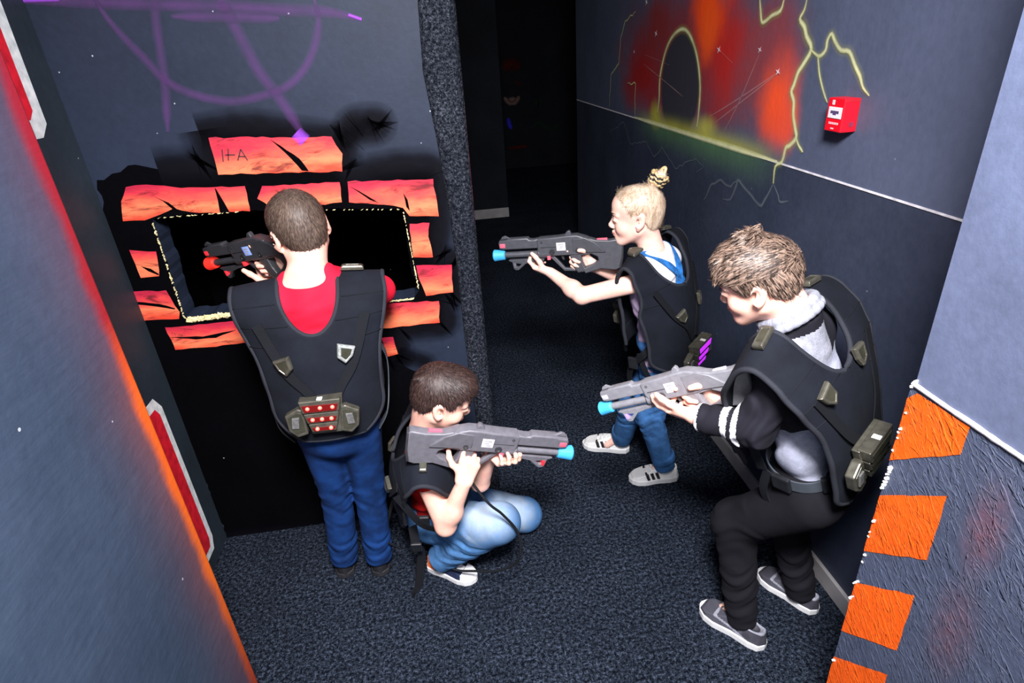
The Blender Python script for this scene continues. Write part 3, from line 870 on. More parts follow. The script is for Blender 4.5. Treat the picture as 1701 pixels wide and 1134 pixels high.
def make_gun(label, butt, muzzle, up, col, tip, lights, sticker, scale=None, group='toy laser guns held by the children'):
    B, Mz = Vector(butt), Vector(muzzle)
    x = (Mz - B).normalized(); z = (Vector(up) - x * x.dot(Vector(up))).normalized(); y = z.cross(x)
    s = scale or (Mz - B).length / .48
    root = bpy.data.objects.new('toy_laser_gun', None); link(root); root.empty_display_size = .05
    # the muzzle tip axis runs 27 mm under the bore line, so shift to put the tip on the muzzle point
    root.matrix_world = Matrix.Translation(B + z * .027 * s) @ Matrix((x, y, z)).transposed().to_4x4() @ Matrix.Scale(s, 4)
    root['label'] = label; root['category'] = 'toy gun'
    if group: root['group'] = group
    dark = tuple(c * .30 for c in col)
    nm = 'gun_plastic_%d' % len(bpy.data.materials)
    G = plain(nm, col, .42, 0, .12, 60, .05, 900, .45); D = plain(nm + '_dark', dark, .5)
    G2 = plain(nm + '_plate', tuple(c * .85 for c in col), .4, 0, .1, 60, .05, 900)
    def part(name, mb, mat, sm=True, lab=None, parent=None):
        o = mb.build(name, mat, None, smooth=sm, angle=32)
        o.parent = parent or root
        if lab: o['label'] = lab
        return o
    def prof(name, loops, half, mat, bev=.003, lab=None, y0=0, parent=None):
        V, F = extrude_profile([mm(l) for l in loops], half / 1000., bev, 2)
        return part(name, MB().add([(a, b + y0 / 1000., c) for a, b, c in V], F), mat, True, lab, parent)
    rec = prof('receiver', [[(308, 24), (300, 31), (232, 33), (196, 36), (160, 36), (120, 22), (112, 0), (118, -30), (150, -38), (268, -38), (300, -30), (308, -12)]], 19, G, .005)
    prof('side_plate', [[(178, 22), (132, 26), (98, 8), (62, -26), (60, -34), (104, -32), (146, -30), (178, -24)]], 20.5, G2, .003, None, 0, rec)
    for sgn in (1, -1):
        for (dx, dz, d0, d1, dr) in ((.254, -.022, .0185, .0215, .0105), (.160, -.020, .0195, .0225, .0075), (.290, .016, .0185, .0203, .004)):
            mb = MB(); disc(mb, dx, dz, sgn * d0, sgn * d1, dr); part('screw', mb, D, True, None, rec)
    prof('panel_groove', [[(296, -2), (210, -2), (206, -5), (296, -5)], ], 19.4, D, .0006, None, 0, rec)
    prof('barrel_shroud', [[(300, 30), (322, 27), (336, 28), (342, 35), (414, 35), (424, 31), (450, 29), (455, 20), (453, -1), (440, -6), (300, -6)]], 15, G, .005)
    mb = MB(); cyl(mb, .28, .440, 0, -.030, .0115); part('barrel', mb, G)
    mb = MB(); cyl(mb, .262, .312, 0, -.030, .0195, None, 0, 22, .004); part('barrel_collar', mb, G)
    mb = MB(); cyl(mb, .436, .482, 0, -.030, .0185, .0225, 0, 28, .004); part('muzzle_tip', mb, tip[0], True, tip[1])
    prof('front_sight', [[(446, 31), (440, 41), (428, 45), (412, 36), (400, 35)]], 4.5, G, .0015)
    prof('rear_sight', [[(208, 32), (196, 48), (188, 51), (183, 46), (180, 33)]], 8, G, .002)
    prof('stock', [[(165, 30), (122, 22), (92, 12), (44, 8), (6, 13), (-2, 7), (3, -55), (12, -98), (28, -104), (80, -97), (138, -113), (147, -97), (160, -60), (170, -30)],
                   [(150, -42), (112, -38), (90, -50), (86, -64), (102, -77), (138, -91), (146, -72)]], 15, G, .004)
    prof('butt_pad', [[(4, 11), (-6, 5), (-2, -60), (6, -100), (14, -97), (6, -55)]], 14, D, .003)
    prof('grip', [[(192, -34), (188, -60), (180, -90), (166, -110), (136, -106), (142, -80), (154, -50), (158, -34)]], 14.5, G2, .006)
    prof('trigger_guard', [[(274, -34), (256, -34), (212, -90), (176, -95), (172, -104), (216, -101)]], 7.5, G, .002)
    prof('trigger', [[(228, -36), (216, -36), (212, -58), (218, -60), (224, -48)]], 4, D, .001)
    fin = prof('foregrip', [[(426, -51), (412, -58), (409, -84), (402, -90), (390, -90), (360, -66), (326, -60), (290, -58), (286, -46), (320, -48), (420, -48)], [(402, -62), (401, -76), (390, -78), (376, -66)]], 8, G, .002)
    mb = MB()
    V, F = bevel_box((.398, -.0095, -.080), (.4075, .0095, -.062), .001); mb.add(V, F)
    part('foregrip_light', mb, lights[0], False, lights[2], fin)
    V, F = bevel_box((.428, -.0165, .002), (.4505, .0165, .019), .004); part('side_light', MB().add(V, F), lights[1], False, lights[2])
    V, F = bevel_box((.262, -.0195, -.052), (.274, .0195, -.036), .002); part('side_light', MB().add(V, F), lights[1], False, lights[2])
    mb = MB(); V, F = bevel_box((.052, -.006, .007), (.090, .006, .0145), .002); mb.add(V, F)
    part('stock_light', mb, lights[1], False, lights[2])
    PR = plain(nm + '_print', (.35, .33, .4), .6)
    for sgn in (1, -1):
        V, F = bevel_box((.203, min(sgn * .0185, sgn * .0198), -.018), (.236, max(sgn * .0185, sgn * .0198), .012), .0005)
        st = part('label_sticker', MB().add(V, F), sticker[0], False, sticker[1])
        mb = MB()
        for (a, b, c, d) in ((.209, .230, .002, .006), (.209, .224, -.006, -.002), (.216, .230, -.013, -.009)):
            V, F = box_geo((a, min(sgn * .0196, sgn * .0201), c), (b, max(sgn * .0196, sgn * .0201), d)); mb.add(V, F)
        part('sticker_print', mb, PR, False, None, st)
    return root

M_TIP_BLUE = plain('blue_muzzle_plastic', (.055, .42, .80), .45, var=.08)
M_TIP_RED = emitter('red_lit_muzzle', (1., .03, .02), .55, (.7, .03, .02))
M_PINK = emitter('pink_lens', (1., .10, .16), .12, (.75, .12, .18))
M_REDLENS = emitter('red_lens', (1., .03, .05), .45, (.7, .03, .04))
M_VIOLETLENS = emitter('violet_lens', (.30, .20, 1.), .35, (.35, .25, .8))
M_STICK = plain('white_sticker', (.78, .76, .78), .5, var=.06)
M_STICKB = emitter('blue_lit_sticker', (.15, .30, 1.), .12, (.25, .38, .8))  # blue light on the sticker put into its colour and a faint glow
# ============================================================ people: tools
def m_skin(name, col):
    n = NT(name); c = n.coord()
    f = n.noise(c, 30, 3)
    lo = (col[0] * .92, col[1] * .84, col[2] * .82); hi = (min(1, col[0] * 1.05), col[1] * 1.08, col[2] * 1.08)
    return n.bsdf(n.ramp(f, [(.3, lo), (.7, hi)]), .48, 0, n.bump(n.noise(c, 500, 2), .06, .001), .35, sss=.25)

def m_hair(name, lo, hi, rough=.42, grain=(260, 60, 60), bmp=.5, rng=(.35, .75)):
    n = NT(name); c = n.coord(); uv = n.sep(n.coord('UV'))
    f = n.noise(n.scale(c, grain), 1., 3, .6)
    g = n.noise(c, 28, 3)
    k = n.math('ADD', n.math('MULTIPLY', f, .5), n.math('ADD', n.math('MULTIPLY', g, .3), n.math('MULTIPLY', uv[0], .25)))
    return n.bsdf(n.ramp(k, [(rng[0], lo), (rng[1], hi)]), rough, 0, n.bump(f, bmp, .002), .45)

class Body:
    """joint helper: local frames for head and torso"""
    pass

def add_head(F, c, M, s):
    L = lambda *p: c + M @ (np.array(p) * s)
    r = lambda *q: tuple(np.array(q) * s)
    F.ell(L(0, -.014, .030), r(.0715, .090, .077), M, k=.02 * s)
    F.ell(L(0, .022, -.030), r(.056, .058, .070), M, k=.03 * s)
    F.ell(L(0, .028, .038), r(.060, .0575, .054), M, k=.02 * s)          # forehead
    F.ell(L(0, .058, -.086), r(.026, .022, .020), M, k=.03 * s)         # chin
    for sx in (1, -1):
        F.cone(L(sx * .050, -.004, -.050), L(sx * .018, .056, -.088), .016 * s, .014 * s, k=.025 * s)   # jaw
        F.ell(L(sx * .036, .050, -.036), r(.024, .024, .024), M, k=.02 * s)                              # cheek
        F.ell(L(sx * .031, .088, -.001), r(.019, .016, .012), M, op='s', k=.014 * s)                     # eye socket
        F.cone(L(sx * .014, .080, .016), L(sx * .046, .066, .014), .006 * s, .006 * s, k=.012 * s)       # brow ridge
        F.ell(L(sx * .030, .0715, -.003), r(.0145, .0125, .0125), M, k=.003 * s)                         # lids
        F.ell(L(sx * .0095, .086, -.036), r(.008, .009, .0065), M, k=.006 * s)                            # nostril wing
        # ear
        ec = L(sx * .073, -.012, -.010)
        E = M @ np.array([[1, 0, 0], [0, .96, .27], [0, -.27, .96]]).T
        a = np.radians(24 * sx); Rz = np.array([[np.cos(a), np.sin(a), 0], [-np.sin(a), np.cos(a), 0], [0, 0, 1]])
        E = M @ Rz @ np.array([[1, 0, 0], [0, .96, .27], [0, -.27, .96]]).T
        F.ell(ec + M @ np.array((sx * .005, -.004, .004)) * s, r(.0075, .020, .030), E, k=.006 * s)
        F.ell(ec + M @ np.array((sx * .013, .002, .004)) * s, r(.010, .012, .0185), E, op='s', k=.003 * s)
        F.ell(ec + M @ np.array((sx * .002, .006, -.024)) * s, r(.006, .009, .010), M, k=.006 * s)
    F.cone(L(0, .074, .010), L(0, .0925, -.028), .0065 * s, .0090 * s, k=.012 * s)        # nose bridge
    F.ell(L(0, .0930, -.030), r(.0105, .0100, .0085), M, k=.006 * s)
    F.ell(L(0, .074, -.060), r(.020, .013, .013), M, k=.012 * s)                          # mouth mound
    F.ell(L(0, .086, -.0545), r(.016, .006, .0045), M, k=.003 * s)
    F.ell(L(0, .0845, -.0655), r(.014, .0065, .005), M, k=.003 * s)
    F.ell(L(0, .089, -.060), r(.022, .006, .0016), M, op='s', k=.003 * s)

def face_parts(c, M, s, body, hairm, lipm, gaze=(0, 1, -.1), smile=0.):
    L = lambda *p: c + M @ (np.array(p) * s)
    for sx in (1, -1):
        mb = MB()
        bm = bmesh.new(); bmesh.ops.create_uvsphere(bm, u_segments=20, v_segments=14, radius=1)
        bm.verts.index_update()
        e = L(sx * .030, .0722, -.003); g = unit(M @ unit(gaze)); Rr = .0128 * s
        vs = [Vector(e) + Vector(M @ ((M.T @ np.array(v.co)) * (1., 1., .52))) * Rr for v in bm.verts]
        fs = [tuple(v.index for v in f.verts) for f in bm.faces]
        for f in fs:
            ctr = sum((np.array(bm.verts[i].co if False else vs[i]) for i in f), np.zeros(3)) / len(f)
            dd = unit(ctr - e) @ g
            mb.add([vs[i] for i in f], [tuple(range(len(f)))], 2 if dd > .955 else (1 if dd > .84 else 0))
        bm.free()
        o = mb.build('eye', [M_EYEW, M_IRIS, M_PUPIL], body, smooth=True, merge=1e-6)
        P = [L(sx * .014, .0865, .004), L(sx * .022, .0885, .0075), L(sx * .031, .0868, .0078), L(sx * .040, .0815, .0035)]
        V, Fc = tube_geo(catmull(P, 4), [.0011 * s] * 13, 6); MB().add(V, Fc).build('eyelashes', M_LASH, body, smooth=True)
        P = [L(sx * .011, .0865, .0185), L(sx * .024, .0858, .0245), L(sx * .036, .0800, .0255), L(sx * .047, .0690, .0205)]
        V, Fc = tube_geo(catmull(P, 4), [.0012 * s] + [.0027 * s] * 8 + [.0018 * s, .0015 * s, .001 * s, .0006 * s], 8)
        MB().add(V, Fc).build('eyebrow', hairm, body, smooth=True)
    z = -.060
    P = [L(-.021, .0795, z + smile * .5), L(-.011, .0862, z - .0005), L(0, .0888, z), L(.011, .0862, z - .0005), L(.021, .0795, z + smile * .5)]
    V, Fc = tube_geo(catmull(P, 4), [.0008 * s] + [.0030 * s] * 15 + [.0008 * s], 8); MB().add(V, Fc).build('lips', lipm, body, smooth=True)

BOY_LINE = ([-.13, -.085, -.062, -.040, -.024, -.004, .008, .016, .026, .034, .046, .068, .11], [-.066, -.066, -.058, -.030, .010, .022, .006, -.022, -.020, .012, .040, .052, .056])
def hair_cap(c, M, s, mat, parent, line=BOY_LINE, t=.008, extra=None, blades=2600, blen=.02, crown=(0, -.045, .112), flow=None, seed=1, lift=.0025, rag=.005, side_t=.0, blade_w=.0007, fd=.13):
    L = lambda *p: c + M @ (np.array(p) * s)
    F = Field(c - .17 * s, c + .19 * s, .0026)
    F.ell(L(0, -.014, .030), np.array((.0715 + t + side_t, .090 + t, .077 + t)) * s, M, k=.0)
    F.ell(L(0, .028, .040), np.array((.060 + t, .0575 + t * .6, .054 + t)) * s, M, k=.02 * s)
    F.ell(L(0, -.040, -.020), np.array((.052 + t * .6, .052 + t * .5, .060)) * s, M, k=.03 * s)
    if extra: extra(F, L)
    ly, lz = np.array(line[0]) * s, np.array(line[1]) * s
    rs = np.random.default_rng(seed); ph = rs.uniform(0, 6, 4)
    def region(x, y, z):
        zm = np.interp(y, ly, lz) + rag * (.5 * np.sin(x * 310 / s + ph[0]) + .5 * np.sin(x * 170 + y * 420 + ph[1]) + .5 * np.sin(y * 330 + ph[2]))
        return (zm - z) * .75
    F.apply(c, .17 * s, region, M, op='i', k=.006 * s)
    F.wrinkle(L(0, -.01, .03), .14 * s, (.0004 * s), 620 / s, M @ np.array((1., .25, 0)), seed)
    hair = field_object('hair', F, mat, parent, 1)
    # fine locks lying along the growth direction
    me = hair.data
    n = len(me.polygons)
    if not n: return hair
    cen = np.zeros(n * 3); me.polygons.foreach_get('center', cen); cen = cen.reshape(-1, 3)
    nor = np.zeros(n * 3); me.polygons.foreach_get('normal', nor); nor = nor.reshape(-1, 3)
    pick = rs.integers(0, n, blades)
    cr = L(*crown)
    mb = MB()
    for i in pick:
        p, q = cen[i], nor[i]
        loc = M.T @ (p - c) / s
        if np.linalg.norm(loc * (1, .9, 1)) < .07 : continue
        if (M.T @ q) @ unit(loc - np.array((0, -.01, .02))) < .2: continue
        d = (p - cr) if flow is None else M @ flow(loc)
        d = d + rs.normal(0, .008 if flow is None else fd, 3) * (1 if flow is None else 1)
        d = d - q * (d @ q)
        if np.linalg.norm(d) < 1e-5: continue
        d = unit(d); w = np.cross(q, d); ln = blen * s * rs.uniform(.6, 1.3); lf = lift * s * rs.uniform(.3, 1.6)
        bw = blade_w * s * rs.uniform(.7, 1.7)
        pts = [p - d * ln * .3 + q * .0002, p + d * ln * .2 + q * lf, p + d * ln * .7 + q * lf * .9]
        u = rs.uniform(0, 1)
        mb.add([pts[0] - w * bw, pts[0] + w * bw, pts[1] - w * bw, pts[1] + w * bw, pts[2]], [(0, 1, 3, 2), (2, 3, 4)], 0, [(u, 0)] * 5)
    o = mb.build('hair_locks', mat, None, smooth=True)
    adopt(o, hair)
    return hair

def add_hand(F, w, d, n, side, curls, thumb=(.5, .6, .35), s=1., spread=.10, k=.004):
    """w wrist, d direction of the palm, n out of the palm; side 'R'/'L'; curls = 4 x 3 angles (deg), index first"""
    d = unit(d); n = unit(np.asarray(n, float) - d * (np.asarray(n, float) @ d))
    t = np.cross(d, n) if side == 'R' else np.cross(n, d)
    P = lambda a, b, c: w + (d * a + t * b + n * c) * s
    kn = [(.064, .024), (.067, .008), (.064, -.008), (.058, -.022)]
    for (a, b) in kn:
        F.cone(P(.004, b * .55, 0), P(a, b, 0), .0125 * s, .0098 * s, k=.010)
    F.cone(P(.006, .014, .004), P(.036, .024, .005), .0135 * s, .0115 * s, k=.010)
    F.ell(P(.034, 0, .004), (.026 * s,) * 3, k=.012) if False else None
    seg = [(.031, .019, .016), (.034, .022, .017), (.031, .021, .017), (.025, .016, .015)]
    for f, ((a, b), L3) in enumerate(zip(kn, seg)):
        p = P(a, b, 0); ang = 0.; rad = .0082 if f < 3 else .0072
        sp = spread * (1.5 - f)
        for j, l in enumerate(L3):
            ang += math.radians(curls[f][j])
            dirn = unit(d * math.cos(ang) + n * math.sin(ang) + t * sp * max(0, math.cos(ang)))
            q = p + dirn * l * s
            r0 = (rad - .0007 * j) * s
            F.cone(p, q, r0, r0 - .0006 * s, k=k if j else .006)
            p = q
    p = P(.030, .026, .006); th = [np.array(v, float) for v in (thumb if isinstance(thumb[0], (tuple, list)) else [thumb] * 3)]
    for j, (l, v) in enumerate(zip((.026, .024, .020), th)):
        dirn = unit(d * v[0] + t * v[1] + n * v[2]); q = p + dirn * l * s
        F.cone(p, q, (.0100 - .0008 * j) * s, (.0094 - .0008 * j) * s, k=.006); p = q

def torso_prims(F, P, M, T, grow=0., k=.035, wid=1.):
    """pelvis, waist, chest and shoulders in the torso frame"""
    L = lambda *p: P + M @ np.array(p)
    g = grow
    F.ell(L(0, -.004, .0), (.112 * wid + g, .082 + g, .085 + g), M, k=k)
    F.ell(L(0, .0, T * .28), (.100 * wid + g, .072 + g, .10 + g), M, k=k)
    F.ell(L(0, .0, T * .62), (.118 * wid + g, .080 + g, .125 + g), M, k=k)
    F.cone(L(-.085 * wid, -.008, T * .84), L(.085 * wid, -.008, T * .84), .046 + g, .046 + g, k=k)

def flat_strap(path, w, th, nrm, name, mat, parent, n=6):
    """webbing: a flat band along a path, nrm = outward direction(s)"""
    P = [Vector(p) for p in catmull(path, n)]; V, F = [], []
    k = len(P)
    for i, p in enumerate(P):
        t = (P[min(i + 1, k - 1)] - P[max(i - 1, 0)]).normalized()
        q = Vector(nrm(p) if callable(nrm) else nrm); q = (q - t * q.dot(t)).normalized(); b = t.cross(q)
        V += [p + b * w / 2, p - b * w / 2, p - b * w / 2 + q * th, p + b * w / 2 + q * th]
    for i in range(k - 1):
        for j in range(4):
            F.append((i * 4 + j, i * 4 + (j + 1) % 4, (i + 1) * 4 + (j + 1) % 4, (i + 1) * 4 + j))
    F += [(3, 2, 1, 0), tuple((k - 1) * 4 + j for j in range(4))]
    return MB().add(V, F).build(name, mat, parent, merge=1e-6)

# ------------------------------------------------------------------ vest
def make_vest(P, M, T, person, led='off', shoulder_w=.195, waist_w=.155, back_d=.118, front_d=.120, droop=.22, bottom=-.02, flare=0., top=-.012, neck_w=.085, udepth=.155, front_bottom=.0, wrapk=.7):
    Lw = lambda p: P + M @ np.asarray(p, float)
    zt = T + top
    # centre line from back hem over the shoulders to front hem (y, z) and half widths
    rows = [(-back_d * .98, bottom, .085), (-back_d * 1.02, bottom + .035, .125), (-back_d * 1.05, bottom + .08, waist_w * .98), (-back_d * 1.08, T * .38, waist_w), (-back_d * 1.05, T * .58, waist_w + .01),
            (-back_d * .92, T * .76, shoulder_w * .93), (-back_d * .68, T * .90, shoulder_w), (-.030, zt, shoulder_w), (.022, zt - .002, shoulder_w),
            (front_d * .62, T * .88, shoulder_w * .97), (front_d * .88, T * .72, shoulder_w * .86), (front_d * 1.02, T * .52, waist_w), (front_d * 1.05, T * .34, waist_w), (front_d * 1.02, front_bottom + .06, waist_w * .95), (front_d * .98, front_bottom, .11)]
    S = list(np.array(catmull(rows, 6)))
    # extra rows where the neck opening starts, so the U is round
    for back in (True, False):
        ud = udepth if back else udepth * .62
        for fr in (1.0, .985, .95, .89, .81):
            zq = zt - ud * fr
            for i in range(len(S) - 1):
                a, b = S[i], S[i + 1]
                if (a[0] < 0) == back and (b[0] < 0) == back and (a[1] - zq) * (b[1] - zq) < 0:
                    tq = (zq - a[1]) / (b[1] - a[1]); S.insert(i + 1, a + (b - a) * tq); break
    S = np.array(S); ns = len(S)
    NC = 9
    def nhalf(i):
        y, z, w = S[i]
        ud = udepth if y < 0 else udepth * .62
        zz = zt - z
        if zz >= ud: return 0.
        return neck_w * math.sqrt(max(0, 1 - (max(zz, 0) / ud) ** 2))
    def pt(i, x):
        y, z, w = S[i]
        sh = max(0, min(1, (z - T * .62) / (zt - T * .62)))         # how much on the shoulder
        ax = abs(x); wrap = (ax / .2) ** 2
        y2 = y * (1 - (wrapk - min(.60, wrapk * .6) * sh) * wrap)
        z2 = z - droop * max(0, ax - .055) * sh ** 1.5
        ripple = .0012 * math.sin(z * 70 + x * 22 + y * 30) * (.4 + wrap)
        yy = y2 + (ripple if y > 0 else -ripple) - (flare * wrap * (1 - sh) * (1 if y < 0 else -1))
        return (x, yy, z2)
    V, F = [], []
    grid = {}
    for i in range(ns):
        n = nhalf(i); w = S[i][2]
        for sd in (1, -1):
            for j in range(NC):
                x = sd * (n + (w - n) * j / (NC - 1))
                grid[i, sd, j] = len(V); V.append(Lw(pt(i, x)))
    for i in range(ns - 1):
        for sd in (1, -1):
            for j in range(NC - 1):
                q = (grid[i, sd, j], grid[i, sd, j + 1], grid[i + 1, sd, j + 1], grid[i + 1, sd, j])
                F.append(q if sd == 1 else q[::-1])
    o = MB().add(V, F).build('vest', M_VEST, person, smooth=True, merge=1e-4)
    mod = o.modifiers.new('s', 'SOLIDIFY'); mod.thickness = .010; mod.offset = 0
    mod = o.modifiers.new('b', 'SUBSURF'); mod.levels = mod.render_levels = 1
    # piping along hems and neck
    for sd in (1, -1):
        path = [V[grid[i, sd, NC - 1]] for i in range(ns)]
        Vt, Ft = tube_geo(path, .0068, 8); MB().add(Vt, Ft).build('piping', M_PIPING, o, smooth=True)
    ib = [i for i in range(ns) if nhalf(i) > 0]
    # back U and front U: one closed loop
    loop = [V[grid[ib[0] - 1, 1, 0]]] + [V[grid[i, 1, 0]] for i in ib] + [V[grid[ib[-1] + 1, 1, 0]]] + [V[grid[i, -1, 0]] for i in reversed(ib)]
    Vt, Ft = tube_geo(loop, .0062, 8, True); MB().add(Vt, Ft).build('piping', M_PIPING, o, smooth=True)
    hem = [V[grid[0, -1, j]] for j in range(NC - 1, -1, -1)] + [V[grid[0, 1, j]] for j in range(1, NC)]
    Vt, Ft = tube_geo(hem, .0060, 8); MB().add(Vt, Ft).build('piping', M_PIPING, o, smooth=True)
    # stitched seams across the shoulders and down the back
    for y0, z0 in ((-1, T * .90), (-1, T * .79), (1, T * .86), (-1, T * .66)):
        i = min((q for q in range(ns) if S[q][0] * y0 > 0), key=lambda q: abs(S[q][1] - z0))
        for sd in (1, -1):
            n0, w0 = nhalf(i), S[i][2]
            if z0 < T * .7: n0 = w0 * .55
            c_ = Lw((0, 0, T * .6))
            pth = []
            for j in range(7):
                p_ = Lw(pt(i, sd * (n0 + (w0 - n0) * (.06 + .88 * j / 6)))); pth.append(p_ + unit(p_ - c_) * .0056)
            Vt, Ft = tube_geo(pth, .0018, 5); MB().add(Vt, Ft).build('seam', M_PIPED, o, smooth=True)
    # surface lookup
    def surf(x, z, back=True):
        best = min((abs(S[i][1] - z), i) for i in range(ns) if (S[i][0] < 0) == back and abs(S[i][0]) > .028)[1]
        a, b = max(best - 1, 0), min(best + 1, ns - 1)
        p = np.array(pt(best, x)); tv = np.array(pt(b, x)) - np.array(pt(a, x)); th = np.array(pt(best, x + .01)) - np.array(pt(best, x - .01))
        nn = unit(np.cross(th, tv)); 
        if nn @ np.array((0, -1. if back else 1., .15)) < 0: nn = -nn
        return Lw(p), M @ nn, M @ unit(tv if not back else tv), M @ unit(th)
    def surf_top(x):
        i = min(range(ns), key=lambda q: abs(S[q][0] + .004))
        p = np.array(pt(i, x)); tv = np.array(pt(i + 1, x)) - np.array(pt(i - 1, x)); th = np.array(pt(i, x + .01)) - np.array(pt(i, x - .01))
        nn = unit(np.cross(th, tv)); nn = nn if nn[2] > 0 else -nn
        return Lw(p), M @ nn, M @ unit(tv), M @ unit(th)
    def pad(pos, nrm, upv, ang, size=.024, kind='kite', lab=None, th=.016):
        z = unit(nrm); y = unit(np.asarray(upv) - z * (np.asarray(upv) @ z)); x = np.cross(y, z)
        ca, sa = math.cos(math.radians(ang)), math.sin(math.radians(ang))
        x, y = x * ca + y * sa, y * ca - x * sa
        if kind == 'kite': prof = [(-1.05, .85), (1.0, 1.0), (.9, -.55), (-.1, -1.25), (-.75, -.35)]
        elif kind == 'kite2': prof = [(-1.0, 1.05), (1.05, .8), (.85, -.3), (.1, -1.25), (-.85, -.6)]
        else: prof = [(-1.5, .62), (1.5, .62), (1.5, -.62), (-1.5, -.62)]
        q = lambda a, b, c: pos + x * a * size + y * b * size + z * c
        rings = [(1.0, .003), (1.0, th * .62), (.90, th * .9), (.66, th), (.60, th * .86)]
        n = len(prof); Vp, Fp = [], []
        for r_, h_ in rings: Vp += [q(a * r_, b * r_, h_) for a, b in prof]
        Fp = [(i * n + j, i * n + (j + 1) % n, (i + 1) * n + (j + 1) % n, (i + 1) * n + j) for i in range(len(rings) - 1) for j in range(n)]
        mb = MB().add(Vp, Fp, 0); mb.add([Vp[(len(rings) - 1) * n + j] for j in range(n)], [tuple(range(n))], 1)
        so = mb.build('hit_sensor', [M_SENSOR if not lab else M_SILVER, M_SENSORD], o)
        bv = so.modifiers.new('b', 'BEVEL'); bv.width = .0018; bv.segments = 2
        if lab: so['label'] = lab
        return so
    o_info = dict(obj=o, surf=surf, surf_top=surf_top, pad=pad, Lw=Lw)
    # webbing V on the back
    for sd in (1, -1):
        path = []
        for x, z in ((sd * .135, T * .80), (sd * .085, T * .56), (sd * .040, T * .40), (sd * .012, T * .28)):
            p, nn, _, _ = surf(x, z); path.append(p + nn * .008)
        flat_strap(path, .026, .003, lambda p: -M[:, 1], 'webbing', M_PIPED, o)
    return o_info

def led_pack(info, M, pos, nrm, upv, led, scale=1.):
    """stepped hit-light pack: tapered tower of three tiers with two hexagonal wings"""
    z = unit(nrm); y = unit(np.asarray(upv) - z * (np.asarray(upv) @ z)); x = np.cross(y, z)
    R = np.stack([x, y, z], 1)
    q = lambda a, b, c: pos + R @ (np.array((a, b, c)) * scale)
    o = info['obj']
    def prism(prof, z0, z1, name, mats, bev=.0025, parent=o, lab=None, inset=0):
        n = len(prof); V = [q(a, b, z0) for a, b in prof] + [q(a * (1 - inset), b, z1) for a, b in prof]
        F = [tuple(range(n - 1, -1, -1)), tuple(range(n, 2 * n))] + [(i, (i + 1) % n, n + (i + 1) % n, n + i) for i in range(n)]
        ob = MB().add(V, F).build(name, mats, parent)
        bv = ob.modifiers.new('b', 'BEVEL'); bv.width = bev * scale; bv.segments = 2
        if lab: ob['label'] = lab
        return ob
    base = prism([(-.060, .056), (.060, .060), (.052, -.058), (-.036, -.058)], .0, .020, 'light_pack', M_SENSOR)
    tiers = [(.062, .022, .058, .050, .044), (.020, -.014, .050, .042, .038), (-.016, -.046, .042, .034, .032)]
    for i, (t, b, wt, wb, h) in enumerate(tiers):
        prism([(-wt, t - .002), (wt, t), (wb, b), (-wb, b)], .012, h, 'tier', M_SENSOR if led != 'purple' else M_SENSOR, .003, o)
        inner = prism([(-wt + .008, t - .014), (wt - .008, t - .014), (wb - .006, b + .004), (-wb + .006, b + .004)], h - .004, h + .0015, 'lens', {'red': M_LENSDARK, 'purple': M_PURPLE_GLOW, 'off': M_SENSORD}[led], .001, o,
                      None if led != 'purple' else 'glowing purple lens')
        if led == 'red':
            for xx in ((-.034, 0, .034) if i == 0 else ((-.026, 0, .026) if i == 1 else (-.018, .020))):
                c = q(xx, (t + b) / 2 - .004, h + .001)
                bm = bmesh.new(); bmesh.ops.create_icosphere(bm, subdivisions=2, radius=.0060 * scale); bm.verts.index_update()
                mb = MB().add([Vector(c) + v.co for v in bm.verts], [tuple(v.index for v in f.verts) for f in bm.faces]); bm.free()
                lo = mb.build('red_light', M_LED_RED, o, smooth=True); lo['label'] = 'lit red light dot'
    prism([(-.008, .0625), (.008, .0625), (.006, .060), (-.006, .060)], .022, .042, 'latch', M_WHITEDOT, .001, o)
    for sd in (1, -1):
        hx = [(sd * .052, .026), (sd * .066, .030), (sd * .104, .010), (sd * .098, -.040), (sd * .076, -.062), (sd * .046, -.054)]
        if sd < 0: hx = hx[::-1]
        w = prism(hx, .002, .026, 'wing', M_SENSOR, .004, o)
        cc = np.mean(hx, 0); hx2 = [tuple(cc + (np.array(h) - cc) * .74) for h in hx]
        prism(hx2, .024, .027, 'wing_inset', M_SENSORD, .001, o)
        prism([(sd * .074 - .010, .004), (sd * .074 + .010, .004), (sd * .078 + .010, -.030), (sd * .078 - .010, -.030)], .024, .031, 'wing_badge', M_SENSORL, .001, o)
    return base

